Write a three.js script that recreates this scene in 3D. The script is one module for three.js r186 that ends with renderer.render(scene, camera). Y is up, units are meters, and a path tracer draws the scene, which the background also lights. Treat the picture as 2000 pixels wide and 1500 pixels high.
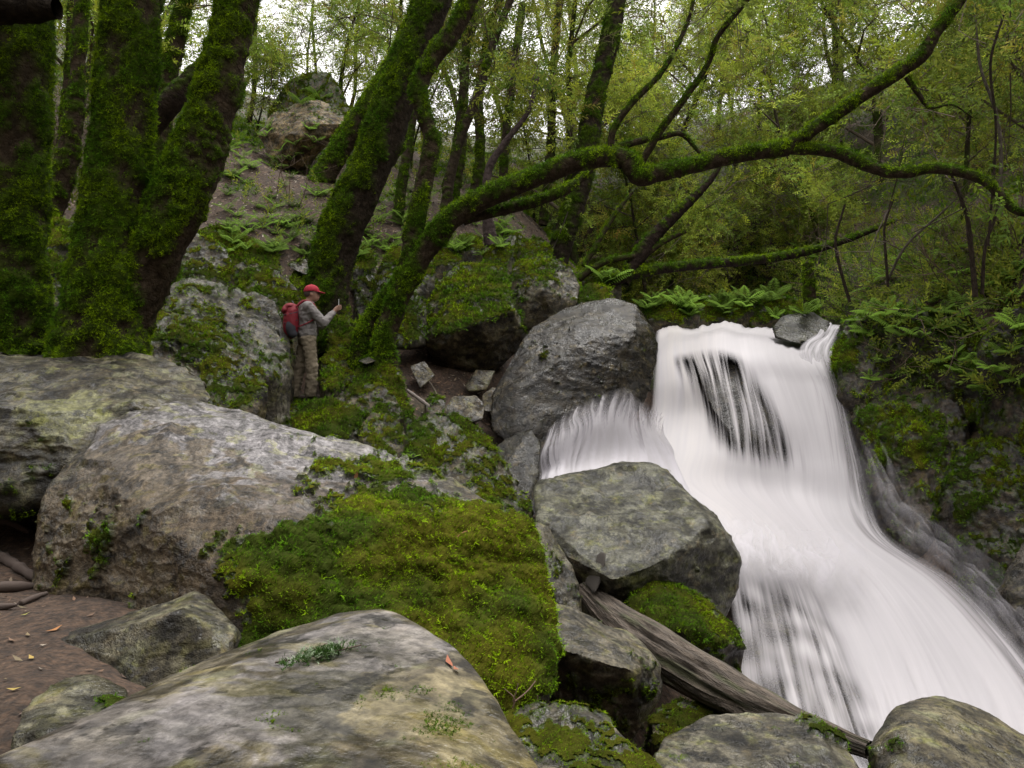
import * as THREE from 'three';
import { mergeGeometries, mergeVertices } from 'three/addons/utils/BufferGeometryUtils.js';
import { ConvexHull } from 'three/addons/math/ConvexHull.js';
import { createNoise3D } from 'simplex-noise';
import { MeshBVH } from 'three-mesh-bvh';

// ---------------------------------------------------------------- camera, sky, sun, exposure
const FOCAL = 1500, EYE = 1.6;                       // focal length in photo pixels (2000 x 1500); eye height above the path
const scene = new THREE.Scene();
const camera = new THREE.PerspectiveCamera(2 * Math.atan(750 / FOCAL) * 180 / Math.PI, 4 / 3, 0.1, 400);
camera.position.set(0, EYE, 0);
camera.lookAt(0, EYE, -10);
const renderer = new THREE.WebGLRenderer({ antialias: true });
renderer.toneMapping = THREE.LinearToneMapping;
renderer.toneMappingExposure = 2.0;
renderer.shadowMap.enabled = true;
{ // overcast sky: brighter towards the zenith, faint cloud structure
  const W = 256, H = 128, data = new Float32Array(W * H * 4);
  for (let j = 0; j < H; j++) for (let i = 0; i < W; i++) {
    const up = Math.max(0, Math.sin(((j + 0.5) / H - 0.5) * Math.PI)), a = i / W * Math.PI * 2;
    const cloud = 1 + 0.05 * Math.sin(a * 3 + 4 * up) * Math.sin(a * 5 + 1 + 9 * up);
    const L = 0.72 * (1 + 2 * up) / 1.2 * cloud, k = (j * W + i) * 4;
    data[k] = L * 1.0; data[k + 1] = L * 0.97; data[k + 2] = L * 0.965; data[k + 3] = 1;
  }
  const t = new THREE.DataTexture(data, W, H, THREE.RGBAFormat, THREE.FloatType);
  t.mapping = THREE.EquirectangularReflectionMapping; t.minFilter = t.magFilter = THREE.LinearFilter; t.needsUpdate = true;
  scene.background = t; scene.environment = t;
}
const sun = new THREE.DirectionalLight(new THREE.Color(1, 0.965, 0.92), 1.5);
sun.position.set(8, 30, -20); sun.target.position.set(0, 1, -11);
sun.castShadow = true; sun.shadow.radius = 45;
sun.shadow.camera.left = -25; sun.shadow.camera.right = 25; sun.shadow.camera.top = 25; sun.shadow.camera.bottom = -25; sun.shadow.camera.far = 90;
scene.add(sun, sun.target);

// ---------------------------------------------------------------- helpers
const V = (x, y, z) => new THREE.Vector3(x, y, z);
const P = (px, py, d) => V((px - 1000) / FOCAL * d, EYE + (750 - py) / FOCAL * d, -d);   // a photo pixel at a distance d
function rngOf(seed) { let a = seed >>> 0 || 1; return () => { a |= 0; a = a + 0x6D2B79F5 | 0; let t = Math.imul(a ^ a >>> 15, 1 | a); t = t + Math.imul(t ^ t >>> 7, 61 | t) ^ t; return ((t ^ t >>> 14) >>> 0) / 4294967296; }; }
let rand = rngOf(7);
const noise = createNoise3D(rngOf(11));
const clamp = (x, a = 0, b = 1) => Math.min(b, Math.max(a, x));
const lerp = (a, b, t) => a + (b - a) * t;
const sstep = (a, b, x) => { const t = clamp((x - a) / (b - a)); return t * t * (3 - 2 * t); };
const fbm = (x, y, z, o = 4) => { let s = 0, a = 0.5, n = 0; for (let i = 0; i < o; i++) { s += a * noise(x, y, z); n += a; x = x * 2.03 + 7.1; y = y * 2.03 + 3.7; z = z * 2.03 + 1.3; a *= 0.5; } return s / n; };
const hash3 = (i, j, k) => { let h = Math.imul(i, 374761393) + Math.imul(j, 668265263) + Math.imul(k, 2147483647 ^ 0x5bd1e995) | 0; h = Math.imul(h ^ h >>> 13, 1274126177); h ^= h >>> 16; return (h >>> 0) / 4294967296; };
function cells(x, y, z) { // nearest feature: [id hash, edge distance, tilt]
  const ix = Math.floor(x), iy = Math.floor(y), iz = Math.floor(z); let d1 = 9, d2 = 9, id = 0, tx = 0;
  for (let a = -1; a < 2; a++) for (let b = -1; b < 2; b++) for (let c = -1; c < 2; c++) {
    const i = ix + a, j = iy + b, k = iz + c, dx = i + hash3(i, j, k) - x, dy = j + hash3(i + 17, j, k) - y, dz = k + hash3(i, j + 31, k) - z, d = dx * dx + dy * dy + dz * dz;
    if (d < d1) { d2 = d1; d1 = d; id = hash3(i, j, k + 57); tx = dx * (hash3(i + 5, j, k) - 0.5) + dy * (hash3(i, j + 9, k) - 0.5) + dz * (hash3(i, j, k + 13) - 0.5); } else if (d < d2) d2 = d;
  }
  return [id, Math.sqrt(d2) - Math.sqrt(d1), tx];
}
function flakes(x, y, z) { // lowest of many tilted faces: flat flakes that meet in sharp creases, 0 to about 1
  const ix = Math.floor(x), iy = Math.floor(y), iz = Math.floor(z); let m = 9;
  for (let a = -1; a < 2; a++) for (let b = -1; b < 2; b++) for (let c = -1; c < 2; c++) {
    const i = ix + a, j = iy + b, k = iz + c, h = hash3(i, j, k), h2 = hash3(i + 17, j, k), h3 = hash3(i, j + 31, k), dx = x - i - h, dy = y - j - h2, dz = z - k - h3;
    const v = 0.3 * hash3(i, j, k + 57) + (dx * (h2 - 0.5) + dy * (h3 - 0.5) + dz * (h - 0.5)) + 0.8 * (dx * dx + dy * dy + dz * dz); if (v < m) m = v;
  }
  return m;
}
const taken = new Map();
function numbered(name) { const n = taken.get(name) ?? 0; taken.set(name, n + 1); return n ? name + '_' + String(n).padStart(3, '0') : name; }
function top(o, name, label, category, group, kind) {
  o.name = numbered(name); if (label) o.userData.label = label; if (category) o.userData.category = category;
  if (group) o.userData.group = group; if (kind) o.userData.kind = kind; scene.add(o); return o;
}
function part(o, name, parent, kind, label) { o.name = name; if (kind) o.userData.kind = kind; if (label) o.userData.label = label; o.castShadow = o.receiveShadow = true; parent.add(o); return o; }
const mesh = (g, m) => { const o = new THREE.Mesh(g, m); o.castShadow = o.receiveShadow = true; return o; };

// ---------------------------------------------------------------- textures (seamless, computed)
function pnoise(seed) {
  const g = [], r = rngOf(seed); for (let i = 0; i < 4096; i++) { const a = r() * 6.2832; g.push([Math.cos(a), Math.sin(a)]); }
  const f = (t) => t * t * t * (t * (t * 6 - 15) + 10);
  return (x, y, per) => { const ix = Math.floor(x), iy = Math.floor(y), fx = x - ix, fy = y - iy, u = f(fx), v = f(fy);
    const G = (i, j, dx, dy) => { const q = g[((((i % per) + per) % per) * 61 + (((j % per) + per) % per) * 977) & 4095]; return q[0] * dx + q[1] * dy; };
    return lerp(lerp(G(ix, iy, fx, fy), G(ix + 1, iy, fx - 1, fy), u), lerp(G(ix, iy + 1, fx, fy - 1), G(ix + 1, iy + 1, fx - 1, fy - 1), u), v) * 1.5; };
}
function tile(size, fn, srgb) {
  const data = new Uint8Array(size * size * 4);
  for (let j = 0; j < size; j++) for (let i = 0; i < size; i++) { const c = fn(i / size, j / size), k = (j * size + i) * 4; for (let q = 0; q < 3; q++) data[k + q] = clamp(Array.isArray(c) ? c[q] : c) * 255; data[k + 3] = 255; }
  const t = new THREE.DataTexture(data, size, size); t.wrapS = t.wrapT = THREE.RepeatWrapping; t.magFilter = THREE.LinearFilter; t.minFilter = THREE.LinearMipmapLinearFilter; t.generateMipmaps = true;
  if (srgb) t.colorSpace = THREE.SRGBColorSpace; t.needsUpdate = true; return t;
}
const pn = pnoise(3), pn2 = pnoise(9);
const pf = (n, x, y, per, o, gain = 0.5) => { let s = 0, a = 1, t = 0; for (let i = 0; i < o; i++) { s += a * n(x * per, y * per, per); t += a; per *= 2; a *= gain; } return s / t; };
const ridge = (n, x, y, per, o) => { let s = 0, a = 1, t = 0; for (let i = 0; i < o; i++) { s += a * (1 - Math.min(1, Math.abs(n(x * per, y * per, per)) * 2.2)); t += a; per *= 2; a *= 0.55; } return s / t; };
const rockBump = tile(1024, (x, y) => { const w = 0.03 * pf(pn2, x, y, 4, 3); return 0.5 + 0.6 * pf(pn, x + w, y, 10, 6, 0.78) - 0.12 * Math.pow(ridge(pn2, x, y + w, 5, 2), 14); });
const rockCol = tile(1024, (x, y) => { const a = pf(pn, x, y, 5, 6, 0.7), b = pf(pn2, x, y, 24, 4, 0.8), c = Math.pow(ridge(pn2, x, y, 4, 3), 8); const dk = sstep(0.16, 0.24, pf(pn, x + .4, y + .1, 6, 6, 0.65)); const k = 0.78 + 0.5 * a + 0.6 * b - 0.2 * c - 0.28 * dk; const s = sstep(0.12, 0.3, pf(pn2, x + .3, y, 7, 5, .6)) * 0.14; return [k + s * .6, k + s * .7, k - s * .4]; }, true);
const pnoise2 = (() => { const g = [], r = rngOf(21), f = (q) => q * q * q * (q * (q * 6 - 15) + 10); for (let i = 0; i < 4096; i++) { const a = r() * 6.2832; g.push([Math.cos(a), Math.sin(a)]); }
  return (x, y, pu, pv) => { const ix = Math.floor(x), iy = Math.floor(y), fx = x - ix, fy = y - iy, G = (i, j, dx, dy) => { const q = g[((((i % pu) + pu) % pu) * 61 + (((j % pv) + pv) % pv) * 977) & 4095]; return q[0] * dx + q[1] * dy; }, u = f(fx); return lerp(lerp(G(ix, iy, fx, fy), G(ix + 1, iy, fx - 1, fy), u), lerp(G(ix, iy + 1, fx, fy - 1), G(ix + 1, iy + 1, fx - 1, fy - 1), u), f(fy)) * 1.5; }; })();
const streak = (x, y) => { const w = 0.02 * pf(pn2, x, y, 3, 3); let s = 0, a = 1, k = 0, pu = 4, pv = 9; for (let i = 0; i < 4; i++) { s += a * pnoise2(x * pu, (y + w) * pv, pu, pv); k += a; pu *= 2; pv *= 2; a *= 0.72; } return s / k; };
const slabBump = tile(1024, (x, y) => 0.5 + 0.45 * streak(x, y) + 0.45 * pf(pn, x, y, 12, 6, 0.75));
const slabCol = tile(1024, (x, y) => { const a = streak(x, y), b = pf(pn2, x, y, 24, 4, 0.8), c = sstep(0.05, 0.3, streak(x + 0.37, y + 0.21) + 0.5 * pf(pn, x, y, 4, 4)); const dk = sstep(0.14, 0.24, pf(pn, x + .4, y + .1, 6, 6, 0.65)); const k = 0.76 + 0.4 * a + 0.45 * b - 0.3 * dk; return [k + 0.01 * c, k, k - 0.12 * c]; }, true);
const rockWet = tile(512, (x, y) => { const a = pf(pn2, x, y, 3, 5, 0.6), b = pf(pn, x, y, 20, 3); const r = lerp(0.36, 0.92, sstep(-0.12, 0.16, a + 0.5 * b)); return [r, r, r]; });
const barkBump = tile(512, (x, y) => 0.5 + 0.5 * pf(pn, x, y, 8, 6, 0.7) - 0.3 * Math.pow(ridge(pn2, x, y, 6, 3), 4));
const barkCol = tile(512, (x, y) => { const k = 0.75 + 0.5 * pf(pn2, x, y, 8, 6, 0.75); return [k, k, k]; }, true);
const dirtCol = tile(512, (x, y) => { const a = pf(pn, x, y, 10, 6, 0.75), b = pf(pn2, x, y, 40, 3, 0.8); const k = 0.7 + 0.4 * a + 0.5 * b; return [k, k * .98, k * .95]; }, true);
const dirtBump = tile(512, (x, y) => 0.5 + 0.6 * pf(pn, x, y, 12, 5, 0.75));
const waterBump = tile(512, (x, y) => 0.5 + 0.5 * pf(pn, x, y, 16, 3, 0.6));

// ---------------------------------------------------------------- materials
const M = {};
const std = (o) => new THREE.MeshPhysicalMaterial(o);
const rockMat = (rough, spec, wet = true) => std({ vertexColors: true, map: rockCol, bumpMap: rockBump, bumpScale: 0.022, roughness: rough, roughnessMap: wet ? rockWet : null, specularIntensity: spec });
M.rock = rockMat(0.92, 0.75);
M.slab = std({ vertexColors: true, map: slabCol, bumpMap: slabBump, bumpScale: 0.02, roughness: 0.85, roughnessMap: rockWet, specularIntensity: 0.8 });
for (const q of [slabCol, slabBump]) { q.rotation = 0.42; }
M.wet = rockMat(0.78, 0.6);
M.soak = rockMat(0.55, 0.55);
M.bark = std({ vertexColors: true, map: barkCol, bumpMap: barkBump, bumpScale: 0.03, roughness: 1, specularIntensity: 0.15 });
M.dirt = std({ vertexColors: true, map: dirtCol, bumpMap: dirtBump, bumpScale: 0.03, roughness: 0.95 });
M.moss = std({ color: 0xffffff, roughness: 1, side: THREE.DoubleSide, specularIntensity: 0.1 });
M.mossbed = std({ vertexColors: true, roughness: 1, specularIntensity: 0.05, bumpMap: dirtBump, bumpScale: 0.03 });
M.leaf = std({ color: 0xffffff, roughness: 1, transmission: 0.4, thickness: 0, side: THREE.DoubleSide, specularIntensity: 0.08 });
M.leafv = std({ color: 0xffffff, vertexColors: true, roughness: 1, transmission: 0.4, thickness: 0, side: THREE.DoubleSide, specularIntensity: 0.08 });
M.twig = std({ color: new THREE.Color().setRGB(0.075, 0.055, 0.04), roughness: 0.95 });
M.litter = std({ color: 0xffffff, roughness: 0.7, side: THREE.DoubleSide });
// ---------------------------------------------------------------- small foliage pieces that are repeated as instances
function triGeo(pos, idx, col) { const g = new THREE.BufferGeometry(); g.setAttribute('position', new THREE.Float32BufferAttribute(pos, 3)); g.setIndex(idx); if (col) g.setAttribute('color', new THREE.Float32BufferAttribute(col, 3)); g.computeVertexNormals(); return g; }
function blade(pos, idx, base, dir, side, len, wid, droop) { // a narrow leaf of two bent quads ending in a point
  const k = pos.length / 3, n = V(0, 0, 0).crossVectors(dir, side).normalize();
  const mid = base.clone().addScaledVector(dir, len * 0.5).addScaledVector(n, wid * 0.25), tip = base.clone().addScaledVector(dir, len); tip.y -= droop * len; mid.y -= droop * len * 0.25;
  const a = mid.clone().addScaledVector(side, wid * 0.5), b = mid.clone().addScaledVector(side, -wid * 0.5);
  pos.push(...base.toArray(), ...a.toArray(), ...b.toArray(), ...tip.toArray()); idx.push(k, k + 1, k + 2, k + 1, k + 3, k + 2);
}
function tuftGeo(seed, n, spread, hang) { // moss sprig about 1 unit wide
  const r = rngOf(seed), pos = [], idx = [];
  for (let i = 0; i < n; i++) {
    const a = i / n * 6.283 * 2.4 + r(), t = spread * (0.25 + 0.75 * r()), dir = V(Math.cos(a) * t, 1 - t * 0.7, Math.sin(a) * t).normalize();
    const side = V(-Math.sin(a), 0.3 * (r() - 0.5), Math.cos(a)).normalize(), base = V((r() - 0.5) * 0.5, -0.12, (r() - 0.5) * 0.5);
    blade(pos, idx, base, dir, side, 0.35 + 0.4 * r(), 0.06 + 0.05 * r(), hang * r());
    for (let q = 0; q < 2; q++) { const b2 = base.clone().addScaledVector(dir, 0.15 + 0.22 * q); blade(pos, idx, b2, dir.clone().addScaledVector(side, q ? 1 : -1).normalize(), dir, 0.2 + 0.14 * r(), 0.06, hang * 0.5); }
  }
  return triGeo(pos, idx);
}
const TUFT = [tuftGeo(1, 11, 1.0, 0.25), tuftGeo(2, 11, 1.2, 0.4)];
const HANG = tuftGeo(3, 12, 0.75, 0.55);
function sprayGeo(seed, n, len, lw, ll) { // leafy twig, n leaves
  const r = rngOf(seed), pos = [], idx = [];
  for (let i = 0; i < n; i++) {
    const t = (i + 0.5) / n, a = i * 2.4 + r(), base = V(Math.sin(t * 2 + seed) * 0.05, 0, 0).add(V(0, -0.12 * t * t * len, t * len));
    const dir = V(Math.cos(a) * 0.8, Math.sin(a) * 0.55 - 0.15, 0.45 + 0.5 * t).normalize(), side = V(0, 1, 0).cross(dir).normalize().applyAxisAngle(dir, (r() - 0.5) * 1.8);
    blade(pos, idx, base, dir, side, ll * (0.7 + 0.5 * r()), lw * (0.8 + 0.4 * r()), 0.25 * r());
  }
  return triGeo(pos, idx);
}
const SPRAY = [sprayGeo(1, 13, 0.42, 0.04, 0.12), sprayGeo(2, 11, 0.36, 0.038, 0.115), sprayGeo(5, 15, 0.5, 0.036, 0.105)];
function twigGeo(seed) { // bare branching twig, thin three-sided rods
  const r = rngOf(seed), gs = [];
  const grow = (p, dir, len, rad, lv) => {
    const q = p.clone().addScaledVector(dir, len).add(V((r() - .5) * .1, -0.05 * len, (r() - .5) * .1));
    gs.push(rod([p, p.clone().lerp(q, 0.5).add(V((r() - .5) * .06, (r() - .5) * .06, (r() - .5) * .06)), q], [rad, rad * .8, rad * .55], 3));
    if (lv) for (let i = 0; i < 2 + (r() > .5 ? 1 : 0); i++) grow(p.clone().lerp(q, 0.4 + 0.6 * r()), dir.clone().add(V((r() - .5) * 1.6, (r() - .5) * 1.3, (r() - .5) * 1.6)).normalize(), len * 0.65, rad * 0.6, lv - 1);
  };
  grow(V(0, 0, 0), V(0, 0.2, 1).normalize(), 0.8, 0.01, 2); return mergeGeometries(gs);
}
function rod(pts, rad, sides = 6, cap = false) { // plain tapered tube through points
  const pos = [], idx = [], n = pts.length; let up = V(0.13, 1, 0.21).normalize();
  for (let i = 0; i < n; i++) {
    const t = pts[Math.min(n - 1, i + 1)].clone().sub(pts[Math.max(0, i - 1)]).normalize(), s = V(0, 0, 0).crossVectors(t, up); if (s.lengthSq() < 1e-6) s.set(1, 0, 0); s.normalize(); const b = V(0, 0, 0).crossVectors(s, t).normalize(); up = b;
    for (let k = 0; k < sides; k++) { const a = k / sides * 6.28319; pos.push(...pts[i].clone().addScaledVector(s, Math.cos(a) * rad[i]).addScaledVector(b, Math.sin(a) * rad[i]).toArray()); }
  }
  for (let i = 0; i < n - 1; i++) for (let k = 0; k < sides; k++) { const a = i * sides + k, c = i * sides + (k + 1) % sides; idx.push(a, a + sides, c, c, a + sides, c + sides); }
  if (cap) for (const [o, p] of [[0, pts[0]], [(n - 1) * sides, pts[n - 1]]]) { const c = pos.length / 3; pos.push(...p.toArray()); for (let k = 0; k < sides; k++) idx.push(c, o + k, o + (k + 1) % sides); }
  return triGeo(pos, idx);
}
const TWIG = [twigGeo(4), twigGeo(8)];
function tinted(g, c) { const n = g.attributes.position.count, a = new Float32Array(n * 3); for (let i = 0; i < n; i++) a.set(c, i * 3); g.setAttribute('color', new THREE.BufferAttribute(a, 3)); return g; }
function clumpGeo(seed, n, rad, twigs) { // a branch end: leafy twigs in a loose cloud, each in its own tint
  const r = rngOf(seed), gs = [], q = new THREE.Quaternion(), m = new THREE.Matrix4(), Z = V(0, 0, 1);
  for (let i = 0; i < n; i++) {
    const d = V(r() - .5, (r() - .5) * .7, r() - .5).normalize(), p = d.clone().multiplyScalar(rad * Math.cbrt(r())), dir = V(d.x + (r() - .5) * 1.4, -0.15 + (r() - .5) * .8, d.z + (r() - .5) * 1.4).normalize(), k = 0.7 + 0.5 * r();
    q.setFromUnitVectors(Z, dir); m.compose(p, q, V(k, k, k)); const v = 0.55 + 0.9 * r(), y = r() < 0.1 ? 1.4 : 1; gs.push(tinted(SPRAY[(r() * 3) | 0].clone(), [v * y, v, v * (r() < .3 ? .7 : 1.1)]).applyMatrix4(m));
    if (r() < twigs) { m.compose(p, q, V(.8, .8, .8)); gs.push(tinted(TWIG[(r() * 2) | 0].clone(), [0.9, 0.55, 1.6]).applyMatrix4(m)); }
  }
  return mergeGeometries(gs);
}
const CLUMP = [clumpGeo(1, 13, 0.55, 0.08), clumpGeo(2, 12, 0.6, 0.1), clumpGeo(3, 15, 0.55, 0.04), clumpGeo(4, 13, 0.62, 0.06)];
const YUP = V(0, 1, 0), tq = new THREE.Quaternion(), tq2 = new THREE.Quaternion(), tm = new THREE.Matrix4();
function instances(geo, mat, list, name, parent, label) { // list of [position, direction of the piece's y axis, size, linear colour, spin]
  if (!list.length) return null;
  const o = new THREE.InstancedMesh(geo, mat, list.length), c = new THREE.Color();
  list.forEach(([p, n, s, col, spin], i) => { tq.setFromUnitVectors(YUP, n).multiply(tq2.setFromAxisAngle(YUP, spin)); tm.compose(p, tq, V(s, s, s)); o.setMatrixAt(i, tm); o.setColorAt(i, c.setRGB(...col)); });
  return part(o, name, parent, 'stuff', label);
}
function aimed(geo, mat, list, name, parent) { // list of [position, direction of the piece's z axis, size, colour]
  if (!list.length) return null;
  const o = new THREE.InstancedMesh(geo, mat, list.length), c = new THREE.Color(), Z = V(0, 0, 1);
  list.forEach(([p, n, s, col], i) => { tq.setFromUnitVectors(Z, n).multiply(tq2.setFromAxisAngle(Z, (i * 2.39996) % 6.283)); tm.compose(p, tq, V(s, s, s)); o.setMatrixAt(i, tm); o.setColorAt(i, c.setRGB(...col)); });
  return part(o, name, parent, 'stuff');
}
const mossCol = (p, k = 1) => { // moss varies from deep green to yellow green in soft patches
  const a = sstep(-0.5, 0.6, fbm(p.x * 1.1, p.y * 1.1, p.z * 1.1, 3) + 0.5 * (rand() - 0.5)), v = k * (0.7 + 0.6 * rand());
  return [lerp(0.065, 0.18, a) * v, lerp(0.15, 0.275, a) * v, lerp(0.007, 0.005, a) * v];
};
const fernCol = (v) => [0.105 * v, 0.18 * v, 0.024 * v];

// points on a mesh, weighted by area and by w per vertex
function scatter(g, weight, perM2, accept, out) {
  const pos = g.attributes.position.array, nor = g.attributes.normal.array, ix = g.index.array; let carry = rand();
  const a = V(0, 0, 0), b = V(0, 0, 0), c = V(0, 0, 0), e1 = V(0, 0, 0), e2 = V(0, 0, 0);
  for (let t = 0; t < ix.length; t += 3) {
    const i = ix[t], j = ix[t + 1], k = ix[t + 2], w = (weight[i] + weight[j] + weight[k]) / 3; if (w < 0.08) continue;
    a.fromArray(pos, i * 3); b.fromArray(pos, j * 3); c.fromArray(pos, k * 3); e1.subVectors(b, a); e2.subVectors(c, a);
    carry += e1.cross(e2).length() * 0.5 * perM2 * w;
    while (carry > 1) {
      carry--; let u = rand(), v = rand(); if (u + v > 1) { u = 1 - u; v = 1 - v; }
      const p = a.clone().multiplyScalar(1 - u - v).addScaledVector(b, u).addScaledVector(c, v), n = V(nor[i * 3], nor[i * 3 + 1], nor[i * 3 + 2]);
      if (accept(p, n)) out.push([p, n, w]);
    }
  }
  return out;
}
const seen = (p, n) => n.x * -p.x + n.y * (EYE - p.y) + n.z * -p.z > -0.35 * Math.hypot(p.x, p.y - EYE, p.z); // sides that lie well away from the path are left bare
function boxUV(g, scale, extra) { // uv in metres over the three planes; vertices doubled where the plane changes
  const pos = g.attributes.position.array, nor = g.attributes.normal.array, col = g.attributes.color.array, ix = g.index.array, map = new Map(), P2 = [], N2 = [], C2 = [], U2 = [], I2 = [];
  for (let t = 0; t < ix.length; t += 3) {
    let sx = 0, sy = 0, sz = 0; for (let q = 0; q < 3; q++) { const i = ix[t + q] * 3; sx += nor[i]; sy += nor[i + 1]; sz += nor[i + 2]; }
    sx = Math.abs(sx); sy = Math.abs(sy); sz = Math.abs(sz); const ax = sy >= sx && sy >= sz ? 1 : sx > sz ? 0 : 2;
    for (let q = 0; q < 3; q++) {
      const v = ix[t + q], key = v * 3 + ax; let k = map.get(key);
      if (k === undefined) { k = P2.length / 3; map.set(key, k); const x = pos[v * 3], y = pos[v * 3 + 1], z = pos[v * 3 + 2]; P2.push(x, y, z); N2.push(nor[v * 3], nor[v * 3 + 1], nor[v * 3 + 2]); C2.push(col[v * 3], col[v * 3 + 1], col[v * 3 + 2]); const u = ax === 0 ? [z, y] : ax === 1 ? [x, z] : [x, y]; U2.push(u[0] * scale, u[1] * scale); }
      I2.push(k);
    }
  }
  const o = new THREE.BufferGeometry(); o.setAttribute('position', new THREE.Float32BufferAttribute(P2, 3)); o.setAttribute('normal', new THREE.Float32BufferAttribute(N2, 3)); o.setAttribute('color', new THREE.Float32BufferAttribute(C2, 3)); o.setAttribute('uv', new THREE.Float32BufferAttribute(U2, 2)); o.setIndex(I2); return o;
}

function mossBed(g, w, off, root, k) { // the matted moss under the sprigs, a layer over the stone, coloured dark for shade between sprigs
  const ix = g.index.array, pos = g.attributes.position.array, nor = g.attributes.normal.array, map = new Map(), P2 = [], C2 = [], U2 = [], I2 = [];
  for (let t = 0; t < ix.length; t += 3) {
    if (w[ix[t]] < 0.5 || w[ix[t + 1]] < 0.5 || w[ix[t + 2]] < 0.5) continue;
    for (let q = 0; q < 3; q++) { const v = ix[t + q]; let j = map.get(v); if (j === undefined) { j = P2.length / 3; map.set(v, j); const x = pos[v * 3], y = pos[v * 3 + 1], z = pos[v * 3 + 2], h = 0.003 + 0.006 * sstep(0.3, 0.7, w[v]) * (1 + 0.8 * fbm(x * 14, y * 14, z * 14, 2)), f = 0.8 + 0.5 * fbm(x * 5, y * 5, z * 5, 3), a = sstep(-0.4, 0.5, fbm(x * 1.1, y * 1.1, z * 1.1, 3)); P2.push(x + nor[v * 3] * h - off.x, y + nor[v * 3 + 1] * h - off.y, z + nor[v * 3 + 2] * h - off.z); C2.push(k * f * lerp(0.03, 0.06, a), k * f * lerp(0.042, 0.06, a), k * f * 0.007); U2.push((x + z * 0.7) * 1.5, (y + z * 0.7) * 1.5); } I2.push(j); }
  }
  if (!I2.length) return; const o = triGeo(P2, I2, C2); o.setAttribute('uv', new THREE.Float32BufferAttribute(U2, 2)); part(mesh(o, M.mossbed), 'moss_mat', root, 'stuff');
}
// ---------------------------------------------------------------- boulders: a rounded convex body through given corners, broken up by chips, beds and cracks
const balls = new Map();
function ball(n) { if (!balls.has(n)) { const g = new THREE.IcosahedronGeometry(1, n); g.deleteAttribute('uv'); g.deleteAttribute('normal'); balls.set(n, mergeVertices(g, 1e-5)); } return balls.get(n); }
function hullBody(pts, sharp, detail, facets = 0) {
  const hull = new ConvexHull().setFromPoints(pts), planes = [], c = V(0, 0, 0); let area = 0;
  for (const f of hull.faces) { c.addScaledVector(f.midpoint, f.area); area += f.area; }
  c.divideScalar(area);
  for (const f of hull.faces) { const h = f.constant - f.normal.dot(c); if (planes.some(([n, q]) => n.dot(f.normal) > 0.985 && Math.abs(q - h) < 0.06)) continue; planes.push([f.normal.clone(), Math.max(h, 0.02)]); }
  const fr = rngOf(Math.round(Math.abs(c.x * 131 + c.y * 71 + c.z * 37) * 10) + 3);
  for (let i = 0; i < facets; i++) { const n = V(fr() * 2 - 1, fr() * 2 - 1, fr() * 2 - 1).normalize(); let h = 0; for (const p of pts) h = Math.max(h, n.x * (p.x - c.x) + n.y * (p.y - c.y) + n.z * (p.z - c.z)); planes.push([n, h * (0.84 + 0.13 * fr())]); }
  const box = new THREE.Box3().setFromPoints(pts), S = box.getSize(V(0, 0, 0)).multiplyScalar(0.5), src = ball(detail), arr = src.attributes.position.array, pos = new Float32Array(arr.length), u = V(0, 0, 0);
  for (let i = 0; i < arr.length; i += 3) {
    u.set(arr[i] * S.x, arr[i + 1] * S.y, arr[i + 2] * S.z).normalize(); let s = 0;
    for (const [n, h] of planes) { const q = n.dot(u) / h; if (q > 0) s += Math.pow(q, sharp); }
    const r = 1.025 * Math.pow(s, -1 / sharp); pos[i] = c.x + u.x * r; pos[i + 1] = c.y + u.y * r; pos[i + 2] = c.z + u.z * r;
  }
  const g = new THREE.BufferGeometry(); g.setAttribute('position', new THREE.BufferAttribute(pos, 3)); g.setIndex(src.index.clone()); g.computeVertexNormals(); return [g, S.length()];
}
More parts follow.
